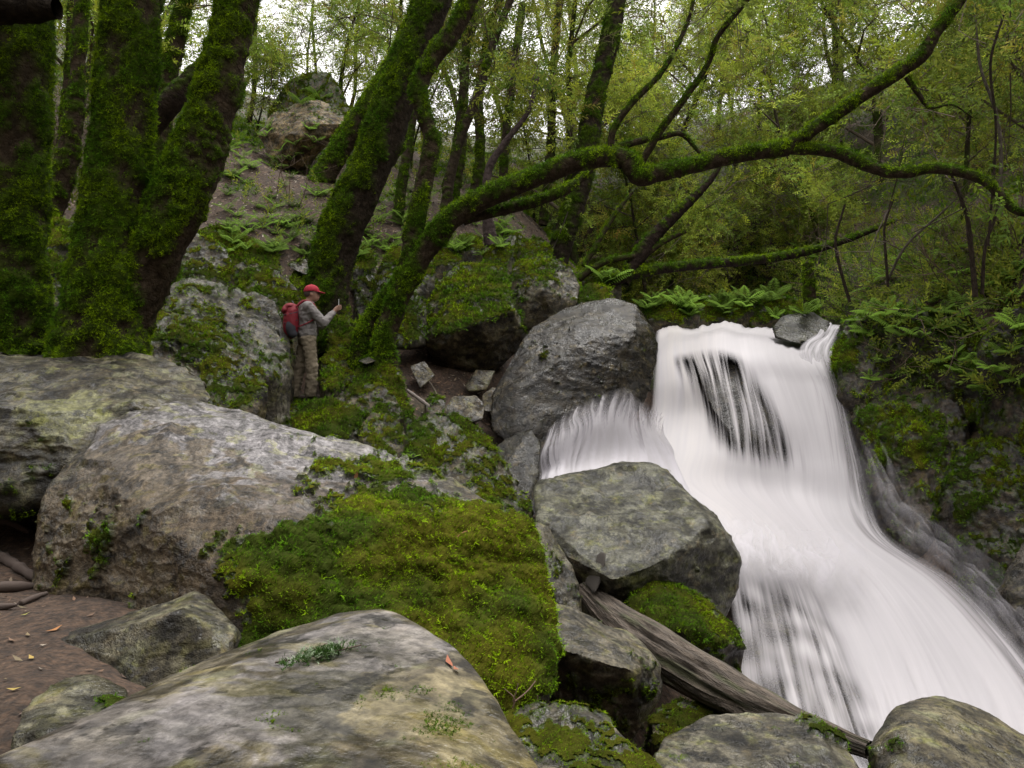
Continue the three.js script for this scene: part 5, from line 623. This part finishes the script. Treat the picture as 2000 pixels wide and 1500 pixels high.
{ // low leafy ground cover on the right bank and far bank
  const gc = top(new THREE.Group(), 'ground_cover', 'low leafy plants and brambles covering the banks', 'ground cover', null, 'stuff'), L = [[], [], []], T = [[], []];
  const put = (n, x0, x1, y0, y1, k, tw) => { for (let i = 0; i < n; i++) { const h = drop(lerp(x0, x1, rand()), lerp(y0, y1, rand())); if (!h || h.p.z > -9 || (!h.ground && x1 < 1680)) continue; const dir = h.n.clone().add(V(rand() - .5, 0.6 * rand(), rand() - .5)).normalize(); L[(rand() * 3) | 0].push([h.p, dir, 0.5 + 0.6 * rand(), leafCol(k)]); if (rand() < tw) T[(rand() * 2) | 0].push([h.p, dir, 0.5 + 0.9 * rand(), [1.3, 1.2, 1.1]]); } };
  put(800, 1640, 2000, 420, 600, 1.4, 0.12); put(120, 1680, 2000, 600, 780, 1.3, 0.03); put(1500, 1120, 1660, 440, 630, 1.9, 0.05); put(200, 430, 1000, 250, 500, 1.4, 0.06); put(200, 80, 420, 60, 420, 0.8, 0.4);
  L.forEach((l, i) => aimed(SPRAY[i], M.leaf, l, 'leaves', gc)); T.forEach((l, i) => aimed(TWIG[i], M.twig, l, 'twigs', gc));
}
// ---------------------------------------------------------------- driftwood, sticks, roots, loose leaves
M.drift = std({ vertexColors: true, map: barkCol, bumpMap: barkBump, bumpScale: 0.03, roughness: 0.85 });
{
  const root = top(new THREE.Group(), 'driftwood_log', 'weathered grooved driftwood log wedged between the boulders and the rapids', 'log'), net = [[1140, 1150, 7.6, 34], [1200, 1205, 7.2, 62], [1290, 1270, 6.6, 88], [1390, 1330, 6.1, 92], [1480, 1380, 5.7, 78], [1580, 1420, 5.3, 52], [1700, 1465, 4.9, 34]], sm = curve(net), sides = 46, pos = [], uv = [], col = [], idx = []; let up = V(0, 1, 0), len = 0; root.position.copy(sm[0].p);
  sm.forEach((s, i) => { const t = sm[Math.min(sm.length - 1, i + 1)].p.clone().sub(sm[Math.max(0, i - 1)].p).normalize(), a1 = V(0, 0, 0).crossVectors(t, up).normalize(), b = V(0, 0, 0).crossVectors(a1, t).normalize(); up = b; if (i) len += s.p.distanceTo(sm[i - 1].p);
    for (let k = 0; k <= sides; k++) { const a = k / sides * 6.28319, ca = Math.cos(a), sa = Math.sin(a), gr = noise(ca * 3.2, sa * 3.2, len * 0.35) * 0.6 + noise(ca * 8, sa * 8, len * 0.5 + 9) * 0.4, crack = Math.pow(1 - Math.min(1, Math.abs(noise(ca * 2, sa * 2, len * 0.25 + 30)) * 3), 3), r = s.r * (1 + 0.2 * gr - 0.3 * crack), q = s.p.clone().addScaledVector(a1, ca * r).addScaledVector(b, sa * r).sub(root.position), m = sstep(0.15, 0.5, noise(ca * 2, sa * 2, len * 1.3 + 50)), v = 0.85 + 0.35 * gr; pos.push(q.x, q.y, q.z); uv.push(k / sides * 3, len * 0.5); col.push(lerp(0.19, 0.1, m) * v, lerp(0.15, 0.1, m) * v, lerp(0.115, 0.045, m) * v); } });
  for (let i = 0; i < sm.length - 1; i++) for (let k = 0; k < sides; k++) { const a = i * (sides + 1) + k; idx.push(a, a + 1, a + sides + 1, a + 1, a + sides + 2, a + sides + 1); }
  const g = triGeo(pos, idx, col); g.setAttribute('uv', new THREE.Float32BufferAttribute(uv, 2)); part(mesh(g, M.drift), 'trunk', root);
  const st = hullBody([[1142, 1140, 7.5], [1170, 1080, 7.6], [1185, 1078, 7.5], [1178, 1130, 7.4], [1160, 1165, 7.3], [1150, 1100, 7.8]].map((q) => P(...q)), 14, 16)[0]; st.translate(-root.position.x, -root.position.y, -root.position.z); const n = st.attributes.position.count; st.setAttribute('color', new THREE.Float32BufferAttribute(new Float32Array(n * 3).map((_, i) => [0.1, 0.085, 0.07][i % 3]), 3)); st.setAttribute('uv', new THREE.Float32BufferAttribute(new Float32Array(n * 2), 2)); part(mesh(st, M.drift), 'broken_end', root);
}
const stick = (name, label, cat, path, colr, group) => { const sm = curve(path), base = sm[0].p.clone(), g = rod(sm.map((s) => s.p.clone().sub(base)), sm.map((s) => s.r * (1 + 0.2 * noise(s.p.x * 9, s.p.y * 9, s.p.z * 9))), 8, true), o = mesh(g, std({ color: new THREE.Color().setRGB(...colr), roughness: 0.9 })); o.position.copy(base); top(o, name, label, cat, group); };
stick('dead_stick', 'pale grey stick slanting down from the curving trunk\'s foot', 'stick', [[795, 762, 11.4, 6], [820, 780, 11.3, 8], [858, 810, 11.2, 9]], [0.2, 0.17, 0.15]);
stick('dead_stick', 'thin dark stick standing in the dark hollow', 'stick', [[838, 745, 11.8, 4], [850, 765, 11.8, 4], [858, 785, 11.7, 3]], [0.1, 0.08, 0.06]);
for (const [i, q] of [[[1000, 1388, 4.4, 3], [1005, 1365, 4.4, 3], [985, 1345, 4.4, 2]], [[1003, 1372, 4.4, 3], [1030, 1350, 4.45, 3], [1046, 1330, 4.5, 2]], [[1002, 1370, 4.4, 3], [1010, 1345, 4.4, 2], [1012, 1335, 4.4, 2]], [[1045, 1385, 4.4, 3], [1050, 1365, 4.4, 2], [1050, 1358, 4.4, 2]]].entries()) stick('twig', 'thin bare twig sticking up in the cleft beside the tan slab', 'twig', q, [0.16, 0.1, 0.07], 'twigs in the cleft');
stick('twig', 'thin rusty twig lying on the big boulder\'s moss', 'twig', [[885, 1056, 5.15, 3], [905, 1040, 5.2, 3], [930, 1034, 5.25, 2]], [0.24, 0.12, 0.05]);
for (const [i, q] of [[[-40, 1050, 6.2, 20], [20, 1060, 5.9, 22], [75, 1075, 5.6, 16], [110, 1090, 5.4, 10]], [[-40, 1150, 5.3, 22], [10, 1125, 5.3, 22], [60, 1095, 5.4, 16], [100, 1070, 5.5, 10]], [[-30, 1020, 6.6, 16], [20, 1010, 6.5, 14], [60, 1000, 6.4, 10]], [[40, 1190, 4.9, 12], [70, 1150, 5.0, 12], [90, 1110, 5.2, 8]], [[-40, 1200, 4.8, 16], [0, 1190, 4.8, 15], [35, 1180, 4.8, 8]]].entries())
  stick('tree_root', 'muddy tree root snaking over the path beside the big boulder', 'root', q.map(([a, b, d, w]) => { const g = P(a, b, d); const y = ground(g.x, g.z) + 0.02; return [a, 750 - (y - EYE) * FOCAL / d, d, w]; }), [0.075, 0.055, 0.045], 'roots on the muddy path');
{
  const lp = [], li = []; blade(lp, li, V(-0.5, 0, 0), V(1, 0.1, 0), V(0, 0, 1), 1, 0.4, -0.05); const lg = triGeo(lp, li);
  for (const [px, py, s, c, l] of [[105, 1233, .1, [0.3, 0.13, 0.04], 'orange fallen leaf curled at the wedge stone\'s end'], [62, 1288, .06, [0.32, 0.22, 0.05], 'yellow fallen leaf on the muddy path'], [28, 1350, .06, [0.3, 0.22, 0.05], 'small yellow leaf by the pale lichened stone'], [875, 1298, .08, [0.3, 0.1, 0.05], 'rusty red leaf resting on the tan slab\'s edge'], [890, 1312, .06, [0.28, 0.1, 0.05], 'second rusty leaf beside the red one on the tan slab'], [1345, 905, .06, [0.06, 0.16, 0.1], 'green leaf on the big grey boulder'], [50, 1203, .05, [0.3, 0.3, 0.06], 'yellow green leaf on the path by the big boulder'], [695, 930, .08, [0.3, 0.14, 0.07], 'reddish dead leaf caught in the big boulder\'s moss']]) {
    const h = drop(px, py); if (!h) continue; const o = mesh(lg, std({ color: new THREE.Color().setRGB(...c), roughness: 0.6, side: THREE.DoubleSide })); o.position.copy(h.p).addScaledVector(h.n, 0.012); o.quaternion.setFromUnitVectors(YUP, h.n).multiply(tq.setFromAxisAngle(YUP, rand() * 6)); o.scale.setScalar(s); top(o, 'fallen_leaf', l, 'leaf');
  }
  const root = top(new THREE.Group(), 'fallen_sprig', 'green lichened sprig lying on the tan slab', 'sprig'), h = drop(625, 1290); root.position.copy(h.p).addScaledVector(h.n, 0.01); const L = []; for (let i = 0; i < 46; i++) { const t = (rand() - .5) * (0.4 + 0.6 * rand()); L.push([V(t * 0.26, 0.004 + 0.02 * rand(), -t * 0.22 + (rand() - .5) * .09), V((rand() - .5) * 2, 0.7, (rand() - .5) * 2).normalize(), 0.05 + 0.03 * rand(), rand() < 0.25 ? [0.3, 0.38, 0.25] : [0.06, 0.12, 0.03], rand() * 6]); } instances(TUFT[0], M.moss, L, 'leaves', root);
  part(mesh(rod([V(-0.16, 0, 0.05), V(0, 0.012, 0), V(0.15, 0.03, -0.06)], [0.004, 0.004, 0.003], 5), M.twig), 'stalk', root);
}
// ---------------------------------------------------------------- the hiker (own axes: x forward, y up, z to his right hand side)
const cap = (a, b, r1, r2) => { const A = V(...a), ab = V(...b).sub(A), L = ab.lengthSq(); return (p) => { const q = p.clone().sub(A), t = clamp(q.dot(ab) / L); return q.addScaledVector(ab, -t).length() - lerp(r1, r2, t); }; };
const ell = (c, r) => (p) => { const x = (p.x - c[0]) / r[0], y = (p.y - c[1]) / r[1], z = (p.z - c[2]) / r[2], k = Math.sqrt(x * x + y * y + z * z); return (k - 1) * Math.min(...r) * (k < 1 ? 1 : 1.1); };
const smin = (a, b, k) => { const h = clamp(0.5 + 0.5 * (b - a) / k); return lerp(b, a, h) - k * h * (1 - h); };
const join = (list, k) => (p) => { let d = 9; for (const f of list) d = d > 8 ? f(p) : smin(d, f(p), k); return d; };
function mesher(f, lo, hi, s) { // naive surface nets
  const n = [0, 1, 2].map((i) => Math.ceil((hi[i] - lo[i]) / s) + 1), F = new Float32Array(n[0] * n[1] * n[2]), id = (i, j, k) => (k * n[1] + j) * n[0] + i, p = V(0, 0, 0);
  for (let k = 0; k < n[2]; k++) for (let j = 0; j < n[1]; j++) for (let i = 0; i < n[0]; i++) F[id(i, j, k)] = f(p.set(lo[0] + i * s, lo[1] + j * s, lo[2] + k * s));
  const vid = new Int32Array(F.length).fill(-1), pos = [], idx = [], E = [[0, 1], [2, 3], [4, 5], [6, 7], [0, 2], [1, 3], [4, 6], [5, 7], [0, 4], [1, 5], [2, 6], [3, 7]];
  for (let k = 0; k < n[2] - 1; k++) for (let j = 0; j < n[1] - 1; j++) for (let i = 0; i < n[0] - 1; i++) {
    const c = []; for (let q = 0; q < 8; q++) c.push(F[id(i + (q & 1), j + (q >> 1 & 1), k + (q >> 2))]); let m = 0, x = 0, y = 0, z = 0;
    for (const [a, b] of E) if ((c[a] < 0) !== (c[b] < 0)) { const t = c[a] / (c[a] - c[b]); x += lerp(a & 1, b & 1, t); y += lerp(a >> 1 & 1, b >> 1 & 1, t); z += lerp(a >> 2, b >> 2, t); m++; }
    if (m) { vid[id(i, j, k)] = pos.length / 3; pos.push(lo[0] + (i + x / m) * s, lo[1] + (j + y / m) * s, lo[2] + (k + z / m) * s); }
  }
  const quad = (a, b, c, d, flip) => { if (a < 0 || b < 0 || c < 0 || d < 0) return; flip ? idx.push(a, c, b, a, d, c) : idx.push(a, b, c, a, c, d); };
  for (let k = 1; k < n[2] - 1; k++) for (let j = 1; j < n[1] - 1; j++) for (let i = 1; i < n[0] - 1; i++) {
    const v = F[id(i, j, k)] < 0;
    if (v !== F[id(i + 1, j, k)] < 0) quad(vid[id(i, j - 1, k - 1)], vid[id(i, j, k - 1)], vid[id(i, j, k)], vid[id(i, j - 1, k)], !v);
    if (v !== F[id(i, j + 1, k)] < 0) quad(vid[id(i - 1, j, k - 1)], vid[id(i - 1, j, k)], vid[id(i, j, k)], vid[id(i, j, k - 1)], !v);
    if (v !== F[id(i, j, k + 1)] < 0) quad(vid[id(i - 1, j - 1, k)], vid[id(i, j - 1, k)], vid[id(i, j, k)], vid[id(i - 1, j, k)], !v);
  }
  return triGeo(pos, idx);
}
{
  const foot = P(600, 781, 11.75), TURN = 0.35, H = new THREE.Group(); H.position.copy(foot); H.rotation.y = TURN; top(H, 'person', 'hiker in red cap, grey fleece and khaki trousers photographing the waterfall', 'person');
  const skin = std({ color: new THREE.Color().setRGB(0.3, 0.17, 0.12), roughness: 0.6 }), fleece = std({ color: new THREE.Color().setRGB(0.2, 0.185, 0.18), roughness: 1, bumpMap: dirtBump, bumpScale: 0.004 }), khaki = std({ color: new THREE.Color().setRGB(0.2, 0.165, 0.115), roughness: 0.95 }), red = std({ color: new THREE.Color().setRGB(0.34, 0.01, 0.03), roughness: 0.8 }), dark = std({ color: new THREE.Color().setRGB(0.035, 0.035, 0.045), roughness: 0.8 }), packM = std({ color: new THREE.Color().setRGB(0.19, 0.006, 0.016), roughness: 0.7 }), hairM = std({ color: new THREE.Color().setRGB(0.05, 0.035, 0.028), roughness: 0.9 }), bootM = std({ color: new THREE.Color().setRGB(0.07, 0.055, 0.042), roughness: 0.9 });
  const sR = [0.0, 1.41, 0.17], eR = [0.22, 1.17, 0.22], wR = [0.385, 1.345, 0.1], sL = [0.0, 1.41, -0.17], eL = [0.22, 1.17, -0.22], wL = [0.385, 1.345, -0.06];
  const hipR = [0.01, 0.92, 0.09], kR = [0.06, 0.5, 0.12], aR = [0.045, 0.09, 0.13], hipL = [-0.02, 0.92, -0.09], kL = [-0.1, 0.5, -0.1], aL = [-0.2, 0.09, -0.12];
  const head = join([ell([0.07, 1.635, 0], [0.098, 0.115, 0.078]), ell([0.1, 1.575, 0], [0.07, 0.075, 0.06]), cap([0.0, 1.44, 0], [0.045, 1.56, 0], 0.058, 0.055), cap([0.16, 1.63, 0], [0.185, 1.6, 0], 0.009, 0.016), ell([0.155, 1.55, 0], [0.022, 0.02, 0.028]), ell([0.165, 1.57, 0], [0.014, 0.008, 0.024])], 0.018);
  const ears = (p) => Math.min(ell([0.05, 1.615, 0.078], [0.02, 0.032, 0.012])(p), ell([0.05, 1.615, -0.078], [0.02, 0.032, 0.012])(p));
  const eyes = (p) => Math.min(ell([0.163, 1.632, 0.032], [0.014, 0.012, 0.018])(p), ell([0.163, 1.632, -0.032], [0.014, 0.012, 0.018])(p));
  const headF = (p) => Math.max(smin(head(p), ears(p), 0.01), -eyes(p) + 0.002);
  const hand = (w, s) => { // fingers closed round a phone that stands on its edge at x = 0.47
    const [x, y, z] = w, f = [cap([x, y, z], [x + 0.06, y + 0.055, z - s * 0.01], 0.03, 0.034), cap([x + 0.04, y + 0.05, z], [x + 0.065, y + 0.075, z], 0.028, 0.03)];
    const fing = []; for (let i = 0; i < 4; i++) { const yy = y + 0.035 + i * 0.021, L = [0.03, 0.038, 0.04, 0.034][i], z1 = z + s * 0.028, a = [x + 0.07, yy, z1], b = [x + 0.07 + L, yy + 0.006, z1 + s * 0.004], c = [x + 0.07 + L * 0.8, yy + 0.008, z1 - s * 0.03]; fing.push(join([cap(a, b, 0.0095, 0.009), cap(b, c, 0.009, 0.008)], 0.004)); }
    const th = join([cap([x + 0.03, y + 0.05, z - s * 0.02], [x + 0.06, y + 0.09, z - s * 0.026], 0.013, 0.011), cap([x + 0.06, y + 0.09, z - s * 0.026], [x + 0.085, y + 0.105, z - s * 0.012], 0.011, 0.009)], 0.006);
    return (p) => { let d = join(f, 0.012)(p); for (const q of fing) d = smin(d, q(p), 0.005); return smin(d, th(p), 0.008); };
  };
  const hR = hand(wR, 1), hL = hand(wL, -1);
  const inner = join([ell([0, 1.18, 0], [0.1, 0.3, 0.15]), cap(sR, eR, 0.045, 0.04), cap(eR, wR, 0.038, 0.028), cap(sL, eL, 0.045, 0.04), cap(eL, wL, 0.038, 0.028), cap(hipR, kR, 0.07, 0.05), cap(kR, aR, 0.045, 0.035), cap(hipL, kL, 0.07, 0.05), cap(kL, aL, 0.045, 0.035), cap([0, 1.4, 0], [0.03, 1.5, 0], 0.05, 0.05)], 0.04);
  const headG = mesher(headF, [-0.06, 1.42, -0.11], [0.22, 1.77, 0.11], 0.007), hRg = mesher(hR, [0.34, 1.3, -0.0], [0.54, 1.52, 0.2], 0.004), hLg = mesher(hL, [0.34, 1.3, -0.16], [0.54, 1.52, 0.04], 0.004), inG = mesher(inner, [-0.3, 0.02, -0.34], [0.48, 1.5, 0.34], 0.018);
  part(mesh(mergeGeometries([headG, hRg, hLg, inG]), skin), 'body', H);
  const fold = (p, k) => k * (0.6 * noise(p.x * 9, p.y * 14, p.z * 9) + 0.4 * noise(p.x * 20 + 3, p.y * 26, p.z * 20));
  const torso = join([ell([-0.01, 1.3, 0], [0.135, 0.2, 0.2]), ell([0.0, 1.1, 0], [0.135, 0.22, 0.175]), ell([0.0, 0.99, 0], [0.14, 0.1, 0.18]), cap([0, 1.41, -0.12], [0, 1.41, 0.12], 0.085, 0.085), cap([0.0, 1.42, 0], [0.03, 1.495, 0], 0.075, 0.068)], 0.05);
  const sleeves = join([cap(sR, eR, 0.082, 0.066), cap(eR, [wR[0] - 0.005, wR[1] - 0.01, wR[2]], 0.066, 0.046), cap(sL, eL, 0.082, 0.066), cap(eL, [wL[0] - 0.005, wL[1] - 0.01, wL[2]], 0.066, 0.046)], 0.03);
  part(mesh(mesher((p) => Math.max(smin(torso(p), sleeves(p), 0.035) + fold(p, 0.011), 0.915 - p.y + 0.01 * noise(p.x * 8, 0, p.z * 8), p.y - 1.505), [-0.26, 0.88, -0.36], [0.5, 1.54, 0.36], 0.011), fleece), 'fleece_jacket', H);
  const legs = join([ell([0, 0.93, 0], [0.135, 0.12, 0.17]), cap(hipR, kR, 0.108, 0.085), cap(kR, [aR[0], 0.06, aR[2]], 0.086, 0.088), cap(hipL, kL, 0.108, 0.085), cap(kL, [aL[0], 0.06, aL[2]], 0.086, 0.088)], 0.035);
  part(mesh(mesher((p) => Math.max(legs(p) + fold(p, 0.014), 0.045 - p.y, p.y - 0.985), [-0.38, 0.02, -0.3], [0.25, 1.02, 0.3], 0.011), khaki), 'trousers', H);
  for (const a of [aR, aL]) part(mesh(mesher(join([cap([a[0] - 0.05, 0.045, a[2]], [a[0] + 0.15, 0.035, a[2]], 0.048, 0.04), cap([a[0], 0.05, a[2]], [a[0], 0.13, a[2]], 0.05, 0.05)], 0.02), [a[0] - 0.15, -0.03, a[2] - 0.09], [a[0] + 0.25, 0.2, a[2] + 0.09], 0.01), bootM), 'boot', H);
  part(mesh(mesher((p) => Math.max(ell([0.055, 1.64, 0], [0.104, 0.118, 0.085])(p), 1.575 - p.y + 1.1 * Math.max(0, p.x - 0.01), p.y - 1.69), [-0.08, 1.53, -0.11], [0.18, 1.72, 0.11], 0.008), hairM), 'hair', H);
  const capO = new THREE.Group(); part(capO, 'cap', H);
  part(mesh(mesher((p) => Math.max(ell([0.065, 1.668, 0], [0.118, 0.1, 0.095])(p), 1.662 - p.y - 0.12 * (0.06 - p.x) * (p.x < 0.06 ? 1 : 0)), [-0.08, 1.6, -0.12], [0.21, 1.79, 0.12], 0.007), red), 'crown', capO);
  part(mesh(mesher((p) => { const x = (p.x - 0.15) / 0.125, z = p.z / 0.082, y = p.y - (1.672 - 0.9 * Math.max(0, p.x - 0.15) * 0.28 - 2.2 * p.z * p.z); return Math.max((Math.sqrt(x * x + z * z) - 1) * 0.08, Math.abs(y) - 0.005, 0.11 - p.x); }, [0.08, 1.6, -0.1], [0.29, 1.7, 0.1], 0.005), red), 'brim', capO);
  part(mesh(new THREE.SphereGeometry(0.008, 8, 6).translate(0.065, 1.769, 0), red), 'button', capO);
  const gl = new THREE.Group(); part(gl, 'glasses', H); const gm = std({ color: 0x3a3a40, roughness: 0.4, metalness: 0.6 });
  for (const s of [-1, 1]) { part(mesh(new THREE.TorusGeometry(0.02, 0.0022, 6, 18).rotateY(Math.PI / 2).translate(0.178, 1.63, s * 0.033), gm), 'rim', gl); part(mesh(rod([V(0.176, 1.635, s * 0.055), V(0.12, 1.637, s * 0.08), V(0.05, 1.632, s * 0.086)], [0.002, 0.002, 0.002], 5), gm), 'temple_arm', gl); }
  // worn and held things
  const B = new THREE.Group(); B.position.copy(foot); B.rotation.y = TURN; top(B, 'backpack', 'red day pack with dark grey mesh pocket on the hiker\'s back', 'backpack');
  const pack = (p) => { const q = V(p.x + 0.235 - 0.05 * (p.y - 1.2), p.y - 1.2, p.z), r = Math.max(0, 1 - Math.pow(Math.abs(q.y) / 0.27, 2.6)); return Math.max(Math.hypot(q.x / 0.115, q.z / 0.155) - Math.pow(r, 0.42), 0) * 0.1 - 0.002 + (Math.hypot(q.x / 0.115, q.z / 0.155) < Math.pow(r, 0.42) ? -0.01 : 0) + 0.012 * noise(p.x * 12, p.y * 12, p.z * 12) * 0.4; };
  part(mesh(mesher(pack, [-0.42, 0.9, -0.2], [-0.06, 1.5, 0.2], 0.012), packM), 'pack_body', B);
  part(mesh(mesher(join([ell([-0.25, 1.1, 0.11], [0.075, 0.13, 0.055]), ell([-0.22, 1.0, 0.09], [0.07, 0.06, 0.06])], 0.03), [-0.36, 0.9, 0.02], [-0.12, 1.27, 0.2], 0.009), dark), 'side_pocket', B);
  part(mesh(mesher(join([ell([-0.25, 1.42, 0], [0.09, 0.055, 0.12]), ell([-0.33, 1.36, 0], [0.05, 0.06, 0.11])], 0.03), [-0.42, 1.27, -0.17], [-0.12, 1.51, 0.17], 0.01), packM), 'lid', B);
  part(mesh(rod([V(-0.18, 1.42, 0.06), V(-0.22, 1.5, 0.0), V(-0.18, 1.42, -0.06)], [0.01, 0.01, 0.01], 6), dark), 'grab_loop', B);
  for (const s of [-1, 1]) { const st = new THREE.CatmullRomCurve3([V(-0.16, 1.42, s * 0.09), V(-0.06, 1.5, s * 0.105), V(0.06, 1.47, s * 0.115), V(0.125, 1.36, s * 0.125), V(0.11, 1.25, s * 0.165), V(0.0, 1.17, s * 0.195), V(-0.15, 1.1, s * 0.15)]).getPoints(26); part(mesh(rod(st, st.map((_, i) => i < 14 ? 0.02 : 0.009), 7), s > 0 ? packM : dark), 'shoulder_strap', B); }
  for (const y of [1.18, 1.3]) part(mesh(rod([V(-0.15, y + 0.03, 0.13), V(-0.25, y, 0.155), V(-0.35, y - 0.02, 0.08)], [0.006, 0.006, 0.006], 5), dark), 'compression_strap', B);
  const ph = new THREE.Group(); ph.position.copy(foot).add(V(0.468, 1.475, 0.02).applyAxisAngle(YUP, TURN)); ph.rotation.y = TURN; top(ph, 'phone', 'pale phone held upright in the hiker\'s hands', 'phone');
  part(mesh(new THREE.BoxGeometry(0.009, 0.155, 0.078), std({ color: 0xd8d8dc, roughness: 0.4 })), 'case', ph); part(mesh(new THREE.BoxGeometry(0.002, 0.145, 0.07).translate(-0.0056, 0, 0), std({ color: 0x0a0a0c, roughness: 0.15 })), 'screen', ph); part(mesh(new THREE.CylinderGeometry(0.006, 0.006, 0.003, 12).rotateZ(Math.PI / 2).translate(0.006, 0.055, 0.02), std({ color: 0x15151a, roughness: 0.2 })), 'lens', ph);
}
renderer.render(scene, camera);
